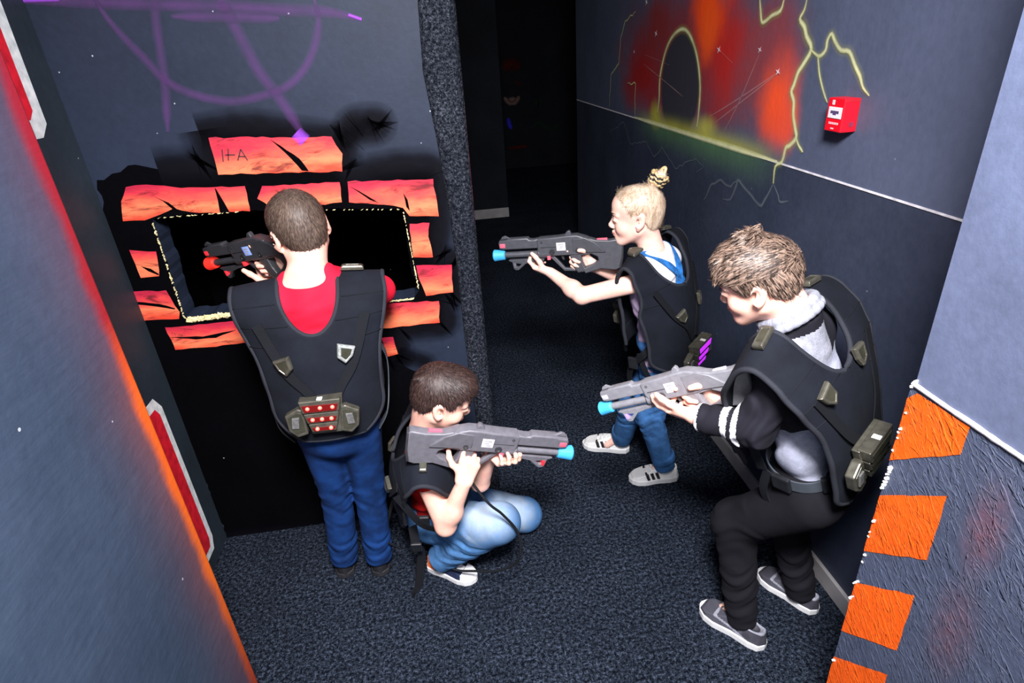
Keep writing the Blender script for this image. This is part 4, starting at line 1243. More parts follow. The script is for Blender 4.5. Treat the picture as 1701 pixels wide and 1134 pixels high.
def make_shoe(heel, toe, up, person, upper_mats, sole_mat, matfn=None, H=1., name='shoe', w=1., tongue=None):
    heel, toe = np.asarray(heel, float), np.asarray(toe, float)
    L = np.linalg.norm(toe - heel); s = L / .20
    M = frame(toe - heel, up)
    Q = lambda *p: heel + M @ (np.array(p) * s)
    F = Field(np.minimum(heel, toe) - .07, np.maximum(heel, toe) + np.array((.07, .07, .13)), .0022)
    def foot(x, y, z, off=0.):
        x, y, z = x / s, y / s, z / s
        hw = np.interp(y, [0, .012, .04, .09, .14, .17, .19, .20], [.006, .024, .030, .030, .0385, .035, .022, .004]) * w + off
        return np.maximum((abs(x) - hw) * .85, np.maximum(-y, y - .20))
    F.apply(Q(0, .1, .012), .125 * s, lambda x, y, z: np.maximum(foot(x, y, z, .002), abs(z / s - .011) - .011) * s, M, org=heel, k=.006)
    sole = field_object('sole', F, sole_mat, None, 2)
    F = Field(np.minimum(heel, toe) - .07, np.maximum(heel, toe) + np.array((.07, .07, .15)), .0022)
    def upper(x, y, z):
        zz = z / s; yy = y / s
        top = np.interp(yy, [-.01, 0, .03, .06, .085, .11, .15, .185, .20], [.06, .066, .064, .060, .066, .060, .042, .030, .012]) * H
        pinch = .012 * np.clip((zz - .02) / .05, 0, 1)
        return np.maximum(foot(x, y, z, -.001) + pinch * 0.9, np.maximum(zz - top, .014 - zz)) * s * .8
    F.apply(Q(0, .1, .035), .14 * s, upper, M, org=heel, k=.004)
    F.ell(Q(0, .042, .085), (.021 * s, .034 * s, .040 * s), M, op='s', k=.006)
    up_ = field_object('upper', F, upper_mats, None, 4, (lambda C: matfn((C - heel) @ M / s)) if matfn else None)
    root = bpy.data.objects.new(name, None)
    # a shoe is one part: the upper, with its sole as sub-part
    bpy.data.objects.remove(root)
    up_.name = name; adopt(up_, person); adopt(sole, up_)
    # laces
    mb = MB()
    for i in range(4):
        yy = .078 + .018 * i; zz = np.interp(yy, [.07, .11, .15], [.064, .0605, .046]) * H + .001
        V, Fc = tube_geo([Q(-.016, yy, zz - .003), Q(0, yy + .003, zz + .002), Q(.016, yy, zz - .003)], .0024 * s, 6); mb.add(V, Fc)
    lc = mb.build('laces', tongue or upper_mats[0] if isinstance(upper_mats, list) else upper_mats, None, smooth=True); adopt(lc, up_)
    return up_

M_EYEW = plain('eye_white', (.75, .72, .70), .25, var=.03)
M_IRIS = plain('iris_brown', (.06, .035, .02), .2)
M_PUPIL = plain('pupil', (.004, .004, .004), .15)
M_LASH = plain('eyelash', (.015, .010, .008), .7)
M_VEST = cloth('vest_black_fabric', (.0056, .0074, .0130), .35, .85, 700, .35)
M_PIPING = cloth('vest_grey_piping', (.020, .022, .030), .2, .8, 900, .2)
M_PIPED = cloth('vest_webbing', (.005, .006, .009), .2, .8, 1200, .4)
M_SENSOR = plain('sensor_olive_plastic', (.115, .11, .088), .32, .55, .25, 60)
M_SILVER = plain('sensor_silver_rim', (.42, .45, .44), .3, .4, .3, 150)
M_SENSORL = plain('sensor_badge', (.20, .20, .20), .35, .5, .3, 200)
M_SENSORD = plain('sensor_dark_window', (.045, .045, .032), .3, .2)
M_LENSDARK = emitter('red_lens_dark', (1., .02, .015), .10, (.08, .004, .004))
M_WHITEDOT = plain('latch_pale', (.7, .7, .68), .4)
M_LED_RED = emitter('red_light_dot', (1., .05, .035), 4.5, (1, .2, .15))
M_PURPLE_GLOW = emitter('purple_lens', (.50, .02, .90), 1.1, (.4, .05, .7))
M_STRAP = cloth('black_strap', (.008, .009, .012), .2, .7, 900, .3)
M_STRAPG = cloth('grey_strap', (.055, .065, .080), .2, .6, 900, .3)
M_BUCKLE = plain('black_buckle', (.014, .015, .018), .3)
# ============================================================ the four children
def V3(*a): return np.array(a, float)
def tframe(P, N, f):
    u = unit(N - P); r = unit(np.cross(f, u)); return np.stack([r, np.cross(u, r), u], 1)
def gpt(g, x, y, z): return np.array(g.matrix_world @ Vector((x, y, z)))
def gdir(g, x, y, z): return unit(np.array(g.matrix_world.to_3x3() @ Vector((x, y, z))))

def highlit_denim(name, col, pale, spots):
    """stone-washed denim, with a highlight over thigh and knee painted into the colour"""
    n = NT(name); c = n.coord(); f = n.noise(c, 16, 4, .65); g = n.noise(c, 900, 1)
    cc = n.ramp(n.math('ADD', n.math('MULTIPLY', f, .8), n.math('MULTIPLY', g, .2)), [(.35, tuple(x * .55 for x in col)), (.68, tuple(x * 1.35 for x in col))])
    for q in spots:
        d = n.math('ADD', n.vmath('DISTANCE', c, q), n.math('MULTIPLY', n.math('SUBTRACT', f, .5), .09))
        cc = n.mix(n.maprange(d, .015, .125, .85, 0), cc, pale)  # pale knee and thigh highlight mixed into the denim colour
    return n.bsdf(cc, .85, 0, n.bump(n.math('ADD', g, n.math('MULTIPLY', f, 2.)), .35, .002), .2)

M_SKIN = m_skin('skin_fair', (.86, .50, .40))
M_SKIN_GIRL = m_skin('skin_pale', (.88, .56, .47))
M_LIP = plain('lips', (.60, .24, .20), .45, var=.05)
H_BROWN = m_hair('hair_brown', (.040, .026, .020), (.155, .105, .080), .55)
H_DARK = m_hair('hair_dark_brown', (.014, .007, .006), (.075, .042, .036), .52)
H_LIGHT = m_hair('hair_light_brown', (.020, .012, .009), (.245, .165, .125), .5, (150, 150, 40), .4, (.40, .62))
H_BLONDE = m_hair('hair_blonde', (.36, .24, .155), (.92, .78, .62), .36, (70, 22, 22), .12)
C_RED = cloth('red_shirt', (.72, .008, .035), .12, .8, 1200, .2)
C_RED2 = cloth('red_tshirt', (.55, .010, .010), .2, .8, 1200, .2)
C_JEANS_DK = cloth('dark_blue_jeans', (.0038, .028, .122), .5, .85, 900, .35, big=16)
C_JEANS_LT = highlit_denim('light_washed_jeans', (.060, .165, .36), (.46, .56, .68), ((.02, 1.42, .335), (.11, 1.64, .13)))
C_JEANS_MD = cloth('blue_jeans', (.035, .115, .29), .5, .85, 900, .35, big=18)
C_WHITE = cloth('white_tshirt', (.80, .80, .84), .06, .85, 1200, .15)
C_LILAC = cloth('lilac_side', (.48, .36, .55), .2, .85, 1200, .2)
C_GREY = cloth('grey_marl_sweater', (.42, .44, .56), .25, .9, 500, .4, big=30)
C_BLACK = cloth('black_sleeve', (.010, .010, .016), .25, .85, 900, .3)
C_BLACKT = cloth('black_trousers', (.006, .006, .0095), .3, .85, 900, .3)
C_WHITES = cloth('white_stripe', (.82, .82, .86), .05, .8, 900, .1)
C_LTGREY = cloth('light_grey_collar', (.27, .28, .335), .3, .9, 400, .4, big=40)
C_SHOEBLK = plain('black_shoe', (.010, .010, .013), .55, bump=.2)
C_RUBBLK = plain('black_rubber', (.02, .02, .024), .6)
C_RUBWHT = plain('white_rubber', (.72, .73, .75), .6, var=.06)
C_SHOEWHT = plain('white_leather', (.80, .80, .80), .45, var=.04)
C_STRIPE = plain('black_stripe', (.012, .012, .015), .5)
C_SHOEGRY = cloth('grey_mesh_shoe', (.065, .065, .085), .3, .8, 500, .5)
C_SHOEDK = plain('dark_grey_shoe', (.045, .045, .06), .6)
C_NAVYCAN = cloth('navy_canvas', (.016, .024, .06), .3, .85, 700, .4)
C_ORANGE = cloth('orange_canvas', (.75, .16, .04), .2, .8, 700, .3)
C_GOLD = plain('gold_satin', (.80, .56, .28), .35, .3, var=.3, scale=160)
C_DENIMSTR = cloth('denim_strap', (.02, .14, .42), .5, .85, 700, .4, big=40)

def torso_field(P, N, M, T, grow, h=.0045, pad=.30):
    lo = np.minimum(P, N) - pad; hi = np.maximum(P, N) + pad
    F = Field(lo, hi, h); torso_prims(F, P, M, T, grow); return F

# ---------------------------------------------------------------- 1: boy at the shooting hole
def boy_at_hole():
    P, N = V3(-.388, 1.548, .655), V3(-.380, 1.560, 1.135); T = .48
    f = unit((-.10, 1, 0)); M = tframe(P, N, f); L = lambda *p: P + M @ V3(*p)
    g = make_gun('shade-darkened toy laser gun with glowing red muzzle, poked through the hole in the brick wall', (-.408, 1.650, 1.182), (-.757, 1.905, 1.092), (-.05, -.1, 1), (.030, .032, .038),  # near-black plastic: the shade on this gun is in its colour
                 (M_TIP_RED, 'red glowing muzzle'), (M_REDLENS, M_REDLENS, 'red glowing light'), (M_STICKB, 'blue lit sticker'))
    t = thing('person', 'boy in red shirt seen from behind, aiming through the hole in the wall', 'person', (-.42, 1.60, 0), 'children playing with toy laser guns')
    HC = V3(-.384, 1.602, 1.248); HM = frame((-.42, .86, -.20), (-.16, 0, 1)); hs = .925
    shL, shR = L(-.135, .01, T * .82), L(.135, .01, T * .82)
    elL, elR = V3(-.500, 1.740, .975), V3(-.212, 1.690, 1.020)
    wrR = gpt(g, .140, -.030, -.085); wrL = gpt(g, .185, .0, -.145)
    hipL, hipR = V3(-.450, 1.555, .63), V3(-.330, 1.555, .63)
    knL, knR = V3(-.458, 1.600, .36), V3(-.348, 1.595, .365)
    anL, anR = V3(-.488, 1.605, .075), V3(-.365, 1.588, .075)
    F = Field(V3(-.88, 1.35, -.01), V3(-.05, 2.02, 1.42), .0036)
    torso_prims(F, P, M, T, -.012)
    add_head(F, HC, HM, hs)
    F.cone(HC + HM @ V3(0, -.030, -.045), N + V3(0, -.005, -.01), .047, .052, k=.03)
    F.cone(N + V3(0, -.01, -.01), L(-.10, -.005, T * .88), .040, .034, k=.03); F.cone(N + V3(0, -.01, -.01), L(.10, -.005, T * .88), .040, .034, k=.03)
    for a, b, c in ((shL, elL, wrL), (shR, elR, wrR)):
        F.cone(a, b, .036, .030, k=.02); F.cone(b, c, .031, .021, k=.015)
    for a, b, c in ((hipL, knL, anL), (hipR, knR, anR)):
        F.cone(a, b, .060, .045, k=.03); F.cone(b, c, .045, .030, k=.02); F.cone(c, c + V3(-.015, .07, -.045), .020, .016, k=.02)
    add_hand(F, wrL, gdir(g, .75, -.35, .30), gdir(g, 0, -.3, 1), 'L', [(55, 75, 45), (60, 78, 45), (62, 78, 45), (64, 78, 45)], (.5, .7, .5))
    add_hand(F, wrR, gdir(g, .9, 0, .25), gdir(g, 0, 1, 0), 'R', [(15, 30, 20), (65, 80, 40), (68, 82, 40), (70, 82, 40)], (.55, .6, .45))
    body = field_object('body', F, M_SKIN, t, 2)
    face_parts(HC, HM, hs, body, H_BROWN, M_LIP)
    hair_cap(HC, HM, hs, H_BROWN, t, t=.007, seed=3, blades=5200, blen=.015, crown=(.012, -.055, .105), lift=.0015)
    # red long-sleeved shirt
    F = torso_field(P, N, M, T, .004)
    for a, b, c in ((shL, elL, wrL), (shR, elR, wrR)):
        F.cone(a, b, .044, .041, k=.03); F.cone(b, c, .041, .034, k=.02, cut=(None, .90))
    F.cone(L(-.085, -.01, T * .86), N + V3(-.050, -.010, -.012), .050, .030, k=.03); F.cone(L(.085, -.01, T * .86), N + V3(.050, -.006, .000), .050, .030, k=.03)
    F.cone(N + V3(0, -.022, -.07), N + V3(0, -.020, -.020), .066, .050, k=.03, cut=(None, 1.))
    F.cone(N + V3(0, -.03, -.04), N + V3(0, -.006, .05), .052, .052, op='s', k=.004) if False else None
    F.wrinkle(L(0, -.05, T * .75), .22, .0014, 75, (.35, .2, 1), 5)
    field_object('shirt', F, C_RED, t, 2)
    # jeans
    F = Field(V3(-.60, 1.40, .02), V3(-.20, 1.75, .80), .004)
    F.ell(P + V3(0, 0, -.01), (.122, .094, .095), M, k=.03)
    for a, b, c in ((hipL, knL, anL), (hipR, knR, anR)):
        F.cone(a, b, .066, .052, k=.02); F.cone(b, c + V3(0, 0, -.022), .052, .047, k=.012, cut=(None, 1.))
        F.wrinkle(b, .14, .0016, 95, (.35, .3, 1), 7); F.wrinkle(c + V3(0, 0, .05), .085, .0034, 120, (.3, .1, 1), 8)
    field_object('jeans', F, C_JEANS_DK, t, 2)
    make_shoe((-.486, 1.562, .0), (-.522, 1.760, .0), (0, 0, 1), t, [C_SHOEBLK], C_RUBBLK, tongue=C_SHOEBLK, w=1.1, H=1.1)
    make_shoe((-.362, 1.545, .0), (-.382, 1.745, .0), (0, 0, 1), t, [C_SHOEBLK], C_RUBBLK, tongue=C_SHOEBLK, w=1.1, H=1.1)
    v = make_vest(P, M, T, t, top=-.006, shoulder_w=.196, waist_w=.150, droop=.10, bottom=.03, udepth=.125, neck_w=.078, back_d=.126)
    for x, z, a, kd, lab in ((-.082, .285, 12, 'kite', None), (.068, .292, -14, 'kite2', 'sensor with a pale window')):
        p, n, tv, th = v['surf'](x, z); v['pad'](p + n * .008, n, tv, a, .0235, kd, lab)
    p, n, tv, th = v['surf_top'](.118); v['pad'](p + n * .006, n, tv, 0, .020, 'bar')
    p, n, tv, th = v['surf'](-.012, .135); led_pack(v, M, p + n * .008, unit(n + M @ V3(0, -.0, .12)), M @ V3(0.04, 0, 1), 'red', .94)
    # side straps
    for sd, mt in ((1, M_STRAPG), (-1, M_STRAP)):
        a, _, _, _ = v['surf'](sd * .145, .30); b, _, _, _ = v['surf'](sd * .145, .08)
        flat_strap([a + M @ V3(sd * .006, .02, 0), L(sd * .172, -.02, .22), L(sd * .166, -.01, .12), b + M @ V3(sd * .008, .03, -.02), L(sd * .12, -.05, .0)], .022, .003, M @ V3(sd, 0, 0), 'side_strap', mt, t)
    return t

# ---------------------------------------------------------------- 2: kneeling boy
def kneeling_boy():
    g = make_gun('grey toy laser gun with pale blue muzzle, aimed by the kneeling boy', (-.170, 1.375, .690), (.300, 1.395, .553), (.0, -.12, 1), (.135, .132, .155),
                 (M_TIP_BLUE, 'blue muzzle'), (M_REDLENS, M_PINK, 'pink light'), (M_STICK, 'white sticker'))
    P, N = V3(-.150, 1.610, .225), V3(-.125, 1.500, .625); T = .415
    f = unit((1, -.10, .1)); M = tframe(P, N, f); L = lambda *p: P + M @ V3(*p)
    t = thing('person', 'dark-haired boy kneeling on one knee in light blue jeans and red T-shirt', 'person', (-.05, 1.55, 0), 'children playing with toy laser guns')
    HC = V3(-.060, 1.470, .755); HM = frame((.90, .04, -.44), (.1, -.10, 1)); hs = .915
    shL, shR = L(-.115, .0, T * .84), V3(-.142, 1.405, .545)
    elR = V3(-.100, 1.365, .365); wrR = V3(-.028, 1.352, .530)
    elL = V3(.02, 1.50, .40); wrL = gpt(g, .255, .045, -.088)
    hipR, hipL = V3(-.150, 1.555, .215), V3(-.140, 1.670, .215)
    knR, anR = V3(.062, 1.425, .285), V3(-.145, 1.520, .085)
    knL, anL = V3(.175, 1.680, .066), V3(-.08, 1.72, .060)
    F = Field(V3(-.36, 1.25, -.005), V3(.34, 1.86, .92), .0034)
    torso_prims(F, P, M, T, -.014, wid=.95)
    add_head(F, HC, HM, hs)
    F.cone(HC + HM @ V3(0, -.030, -.045), N, .045, .050, k=.03)
    F.cone(N, shR, .036, .030, k=.03); F.cone(N, shL, .036, .030, k=.03)
    F.cone(shR, elR, .036, .0315, k=.02); F.cone(elR, wrR, .0325, .0215, k=.012); F.ell((elR * .68 + wrR * .32), (.034, .032, .034), k=.02)
    F.cone(shL, elL, .034, .030, k=.02); F.cone(elL, wrL, .031, .021, k=.012)
    for a, b, c in ((hipL, knL, anL), (hipR, knR, anR)):
        F.cone(a, b, .056, .044, k=.03); F.cone(b, c, .044, .030, k=.02)
    F.cone(anL, anL + V3(-.07, 0, -.02), .019, .016, k=.02)
    # trigger hand, seen from the back, index along the receiver
    add_hand(F, wrR, unit(gpt(g, .186, -.020, -.052) - wrR), gdir(g, .1, 1, .0), 'R', [(14, 22, 14), (52, 78, 40), (58, 80, 42), (62, 80, 42)], [(.55, .8, -.1), (.75, .6, .1), (.9, .35, .2)], 1.0)
    # support hand from below, fingertips wrapping up the near side
    add_hand(F, wrL, gdir(g, .55, -.80, .12), gdir(g, .1, -.25, 1), 'L', [(26, 58, 40), (30, 60, 40), (34, 60, 40), (38, 60, 40)], (.7, .6, .35), .97, .16)
    body = field_object('body', F, M_SKIN, t, 2)
    face_parts(HC, HM, hs, body, H_DARK, M_LIP, (0, 1, -.25))
    line = ([-.13, -.085, -.062, -.040, -.024, -.004, .010, .020, .028, .038, .052, .070, .11], [-.058, -.058, -.052, -.030, .004, .020, .006, -.014, .008, .030, .044, .052, .056])
    def extra(F, L_):
        F.ell(L_(0, .030, .062), np.array((.060, .060, .048)) * hs, HM, k=.02)
        F.cone(L_(.02, -.085, .060), L_(.035, -.104, .064), .012, .004, k=.012)
    hair_cap(HC, HM, hs, H_DARK, t, line, .0065, extra, 5200, .020, (.01, -.06, .105), None, 11, .0022)
    # red T-shirt with short sleeve
    F = torso_field(P, N, M, T, .002, pad=.25)
    F.cone(shR, elR, .040, .043, k=.03, cut=(None, .24)); F.cone(shL, elL, .044, .046, k=.03, cut=(None, .45))
    F.wrinkle(L(.05, 0, T * .3), .2, .004, 110, (.3, .1, 1), 4)
    field_object('shirt', F, C_RED2, t, 2)
    # jeans
    F = Field(V3(-.36, 1.32, -.005), V3(.32, 1.88, .42), .0038)
    F.ell(P + V3(.0, 0, .0), (.118, .10, .095), M, k=.03)
    F.cone(hipR, knR, .074, .064, k=.03); F.cone(knR, anR + V3(-.004, .0, -.012), .063, .050, k=.02, cut=(None, 1.))
    F.cone(hipL, knL, .074, .064, k=.03); F.cone(knL, anL, .062, .050, k=.02)
    F.ell(knR + V3(.012, -.005, .012), (.058, .058, .055), k=.02)
    F.wrinkle(knR * .4 + hipR * .6, .12, .0024, 90, (.9, -.3, .2), 3); F.wrinkle(knR * .45 + anR * .55, .12, .0036, 105, (.7, -.3, .6), 9); F.wrinkle(knL * .6 + hipL * .4, .12, .002, 80, (1, 0, .3), 12)
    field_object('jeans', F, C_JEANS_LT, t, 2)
    V, Fc = tube_geo(catmull([anR + V3(.11, -.055, .045), anR + V3(.03, -.070, .060), anR + V3(.06, -.045, .090)], 6), .0015, 5)
    def can(C):
        o = np.zeros(len(C), int); o[C[:, 1] > .152] = 1; o[(C[:, 1] < .045) & (C[:, 2] > .02)] = 2
        o[(abs(C[:, 0]) < .012) & (C[:, 1] > .075) & (C[:, 1] < .15)] = 1; return o
    make_shoe((-.196, 1.566, 0), (-.028, 1.462, 0), (0, 0, 1), t, [C_NAVYCAN, C_RUBWHT, C_ORANGE], C_RUBWHT, can, .95, w=1.0, tongue=C_RUBWHT)
    make_shoe((-.10, 1.75, .07), (-.275, 1.775, .02), (.2, 0, 1), t, [C_NAVYCAN, C_RUBWHT, C_ORANGE], C_RUBWHT, can, .95, tongue=C_RUBWHT)
    v = make_vest(P, M, T, t, top=.012, shoulder_w=.185, waist_w=.150, droop=.30, bottom=.06, udepth=.12, neck_w=.075, flare=.0, front_bottom=.06, back_d=.118)
    for x in (.125, -.12):
        p, n, tv, th = v['surf_top'](x); v['pad'](p + n * .006, n, tv, 0, .018, 'bar')
    for x, z, a in ((-.075, .25, 10), (.075, .25, -12)):
        p, n, tv, th = v['surf'](x, z); v['pad'](p + n * .008, n, tv, a, .023, 'kite')
    p, n, tv, th = v['surf'](0.0, .20, False); led_pack(v, M, p + n * .006, n, M @ V3(0, 0, 1), 'purple', .62)
    # strap end trailing on the carpet, side strap, buckles
    flat_strap([L(.13, -.06, .10), L(.165, -.05, .02), V3(-.205, 1.485, .15), V3(-.226, 1.470, .03), V3(-.242, 1.455, .006), V3(-.250, 1.432, .004)], .030, .004, lambda p: (.5, -.85, .1), 'loose_strap', M_STRAP, t)
    flat_strap([L(.150, -.09, .30), L(.185, -.02, .20), L(.165, .05, .12)], .024, .004, M @ V3(1, 0, 0), 'side_strap', M_STRAP, t)
    Vb, Fb = bevel_box((-.018, -.006, -.022), (.018, .006, .022), .004)
    for c_ in (L(.178, -.015, .205), L(.165, -.05, .03)):
        Rm = Matrix.Translation(c_) @ Matrix(M @ np.array([[0, 1, 0], [1, 0, 0], [0, 0, 1.]])).to_4x4()
        MB().add([Rm @ Vector(q) for q in Vb], Fb).build('buckle', M_BUCKLE, t, merge=1e-6)
    flat_strap([L(-.10, -.12, .02), L(-.02, -.16, -.06), L(.06, -.165, -.09), L(.12, -.11, -.05)], .012, .006, lambda p: (-.3, -.7, -.2), 'hanging_strap', M_STRAP, t)
    # coiled lead from the grip round the knee
    path = catmull([gpt(g, .158, 0, -.108), V3(.030, 1.345, .455), V3(.075, 1.348, .390), V3(.118, 1.352, .300), V3(.112, 1.345, .200), V3(.050, 1.385, .120), V3(-.030, 1.43, .085), V3(-.10, 1.46, .075), V3(-.15, 1.50, .10)], 6)
    V, Fc = tube_geo(path, .0042, 7); c = MB().add(V, Fc).build('gun_lead', M_STRAP, g, smooth=True)
    return t

# ---------------------------------------------------------------- 3: girl
def aiming_girl():
    g = make_gun('dark grey toy laser gun with bright blue muzzle, aimed by the blonde girl', (.612, 1.925, .992), (.172, 2.085, .962), (0, 0, 1), (.062, .065, .078),
                 (M_TIP_BLUE, 'blue muzzle'), (plain('grey_lens', (.10, .10, .12), .3), M_PINK, 'pink light'), (M_STICK, 'white sticker'))
    P, N = V3(.775, 1.900, .540), V3(.710, 1.905, .985); T = .45
    f = unit((-.66, .75, -.1)); M = tframe(P, N, f); L = lambda *p: P + M @ V3(*p)
    t = thing('person', 'blonde girl with gold scrunchie, jeans and white sneakers aiming to the left', 'person', (.73, 1.95, 0), 'children playing with toy laser guns')
    HC = V3(.655, 1.920, 1.108); HM = frame((-.95, .32, -.08), (-.06, 0, 1)); hs = .93
    shL, shR = V3(.642, 1.806, .905), L(.12, .02, T * .80)
    elL, wrL = V3(.447, 1.855, .858), gpt(g, .262, .022, -.104)
    elR, wrR = V3(.66, 2.02, .83), gpt(g, .115, -.024, -.098)
    hipL, hipR = V3(.760, 1.845, .51), V3(.790, 1.955, .51)
    knL, anL = V3(.715, 1.850, .315), V3(.785, 1.835, .085)
    knR, anR = V3(.675, 1.955, .300), V3(.668, 2.055, .085)
    F = Field(V3(.20, 1.68, -.005), V3(1.0, 2.20, 1.27), .0036)
    torso_prims(F, P, M, T, -.012, wid=.92)
    add_head(F, HC, HM, hs)
    F.cone(HC + HM @ V3(0, -.030, -.045), N, .040, .044, k=.03)
    F.cone(N + V3(0, 0, -.015), shL, .032, .030, k=.03); F.cone(N + V3(0, 0, -.015), shR, .032, .030, k=.03)
    F.cone(shL, elL, .034, .030, k=.02); F.cone(elL, wrL, .030, .0195, k=.012); F.ell(elL * .7 + wrL * .3, (.031, .031, .030), k=.02)
    F.cone(shR, elR, .034, .028, k=.02); F.cone(elR, wrR, .029, .0195, k=.012)
    for a, b, c in ((hipL, knL, anL), (hipR, knR, anR)):
        F.cone(a, b, .052, .042, k=.03); F.cone(b, c, .042, .028, k=.02); F.cone(c, c + V3(-.06, .015, -.05), .019, .016, k=.02)
    add_hand(F, wrL, gdir(g, .92, -.30, .22), gdir(g, .05, -.55, .8), 'L', [(28, 55, 40), (40, 66, 45), (46, 70, 45), (52, 70, 45)], [(.55, .55, .6), (.8, .3, .5), (.9, .1, .4)], .98)
    add_hand(F, wrR, gdir(g, .85, -.05, .45), gdir(g, .1, 1, 0), 'R', [(20, 40, 25), (62, 82, 45), (66, 84, 45), (68, 84, 45)], [(.30, .75, .5), (.55, .35, .75), (.75, -.1, .6)], 1.0)
    body = field_object('body', F, M_SKIN_GIRL, t, 2)
    face_parts(HC, HM, hs, body, plain('brow_blonde', (.45, .30, .20), .7), M_LIP, (0, 1, .0), .006)
    line = ([-.13, -.085, -.062, -.045, -.030, -.010, .004, .014, .024, .036, .050, .062, .11], [-.046, -.050, -.056, -.045, -.012, .012, .020, .006, .022, .046, .066, .080, .088])
    bun = lambda L_: L_(0, -.062, .118)
    def extra(F, L_):
        F.ell(L_(0, -.068, .108), np.array((.022, .022, .020)) * hs, HM, k=.012)
        F.ell(L_(.0, -.088, .130), np.array((.024, .024, .022)) * hs, HM, k=.01)
    flow = lambda l: np.array((0, -.060, .112)) - l
    hair_cap(HC, HM, hs, H_BLONDE, t, line, .0022, extra, 5200, .034, (0, -.06, .115), flow, 21, .0003, .0015, blade_w=.0005, fd=.03)
    # scrunchie wound round the bun
    A = HM @ unit((0, -.58, .81)); E1 = HM @ V3(1, 0, 0); E2 = np.cross(A, E1)
    c0 = HC + HM @ (V3(0, -.076, .113) * hs)
    for kx in range(5):
        pts = [c0 + A * (.0065 * kx - .002 + .0035 * math.sin(a * 7 + kx)) + (E1 * math.cos(a) + E2 * math.sin(a)) * (.0235 + .0012 * kx + .0022 * math.sin(a * 9 + kx)) for a in np.linspace(0, 2 * math.pi, 48, endpoint=False)]
        rr = [.0048 + .0012 * math.sin(i * 1.9 + kx) for i in range(48)]
        V, Fc = tube_geo(pts, rr, 8, True)
        MB().add(V, Fc).build('scrunchie', C_GOLD if kx % 2 == 0 else C_SHOEBLK, t, smooth=True)
    pts = [c0 + A * (.030 + .022 * math.sin(a)) + (E1 * .25 + E2 * -.35) * .02 * math.cos(a) + E2 * .014 * math.cos(a) for a in np.linspace(0, 2 * math.pi, 28, endpoint=False)]
    V, Fc = tube_geo(pts, .0055, 8, True); MB().add(V, Fc).build('scrunchie_loop', C_GOLD, t, smooth=True)
    # white T-shirt
    F = torso_field(P, N, M, T, .003, pad=.24)
    F.cone(shL, elL, .035, .036, k=.03, cut=(None, .04)); F.cone(shR, elR, .042, .040, k=.03, cut=(None, .3))
    F.cone(L(0, -.020, T * .84), L(0, -.020, T * .985), .068, .050, k=.03, cut=(None, 1.))
    for sd in (1, -1): F.cone(L(sd * .07, -.012, T * .84), L(sd * .042, -.012, T * .955), .044, .030, k=.03)
    F.wrinkle(L(0, 0, T * .4), .25, .0025, 100, (.3, .1, 1), 14)
    field_object('shirt', F, [C_WHITE, C_LILAC], t, 2, lambda C: ((((C - P) @ M)[:, 2] < T * .78) & (((C - P) @ M)[:, 1] > -.055)).astype(int))
    # dungarees: legs, bib waist and shoulder straps
    F = Field(V3(.55, 1.74, .02), V3(.95, 2.16, .80), .0038)
    F.ell(P + M @ V3(0, 0, -.01), (.112, .092, .095), M, k=.03)
    F.ell(L(0, .0, .10), (.108, .084, .075), M, k=.03)
    for a, b, c in ((hipL, knL, anL), (hipR, knR, anR)):
        F.cone(a, b, .067, .051, k=.03); F.cone(b, c + V3(0, 0, -.018), .051, .042, k=.02, cut=(None, 1.))
        F.cone(c + (b - c) * .09, c + (b - c) * .20, .0485, .0485, k=.004, cut=(0, 1.))
        F.wrinkle(b, .12, .0026, 130, (.3, .2, 1), 17); F.wrinkle(a, .13, .0042, 120, (.5, .2, 1), 18)
    field_object('jeans', F, C_JEANS_MD, t, 2)
    for sd in (-1, 1):
        pth = [L(sd * .040, .082, T * .62), L(sd * .062, .055, T * .88), L(sd * .060, .008, T * 1.0), L(sd * .050, -.040, T * .985), L(sd * .018, -.088, T * .86), L(-sd * .026, -.104, T * .70), L(-sd * .05, -.100, T * .5)]
        flat_strap(pth, .026, .004, lambda p: unit(np.array(p) - L(0, 0, T * .62)), 'shoulder_strap', C_DENIMSTR, t)
    def three(C):
        o = np.zeros(len(C), int)
        for y0 in (.088, .108, .128):
            o[(abs(C[:, 1] - .35 * (C[:, 2] - .03) - y0) < .0062) & (C[:, 2] > .018) & (C[:, 2] < .050) & (abs(C[:, 0]) > .014)] = 1
        o[(C[:, 1] < .010) & (C[:, 2] > .048)] = 1
        return o
    make_shoe((.846, 1.838, 0), (.640, 1.858, 0), (0, 0, 1), t, [C_SHOEWHT, C_STRIPE], C_RUBWHT, three, 1.0, tongue=C_SHOEWHT)
    make_shoe((.706, 2.052, 0), (.512, 2.138, 0), (0, 0, 1), t, [C_SHOEWHT, C_STRIPE], C_RUBWHT, three, 1.0, tongue=C_SHOEWHT)
    v = make_vest(P, M, T, t, top=.028, shoulder_w=.188, waist_w=.165, droop=.24, wrapk=.95, bottom=.0, udepth=.150, neck_w=.108, back_d=.120, front_d=.125, front_bottom=.08)
    for x, z, a in ((-.060, .235, 18), (.062, .245, -14)):
        p, n, tv, th = v['surf'](x, z); v['pad'](p + n * .008, n, tv, a, .022, 'kite')
    p, n, tv, th = v['surf_top'](-.112); v['pad'](p + n * .006, n, tv, 160, .023, 'kite')
    p, n, tv, th = v['surf_top'](.10); v['pad'](p + n * .006, n, tv, 0, .018, 'bar')
    p, n, tv, th = v['surf'](0, .065); led_pack(v, M, p + n * .008, n, M @ V3(0, 0, 1), 'purple', .92)
    p, n, tv, th = v['surf'](-.02, .20, False); led_pack(v, M, p + n * .006, n, M @ V3(0, 0, 1), 'purple', .62)
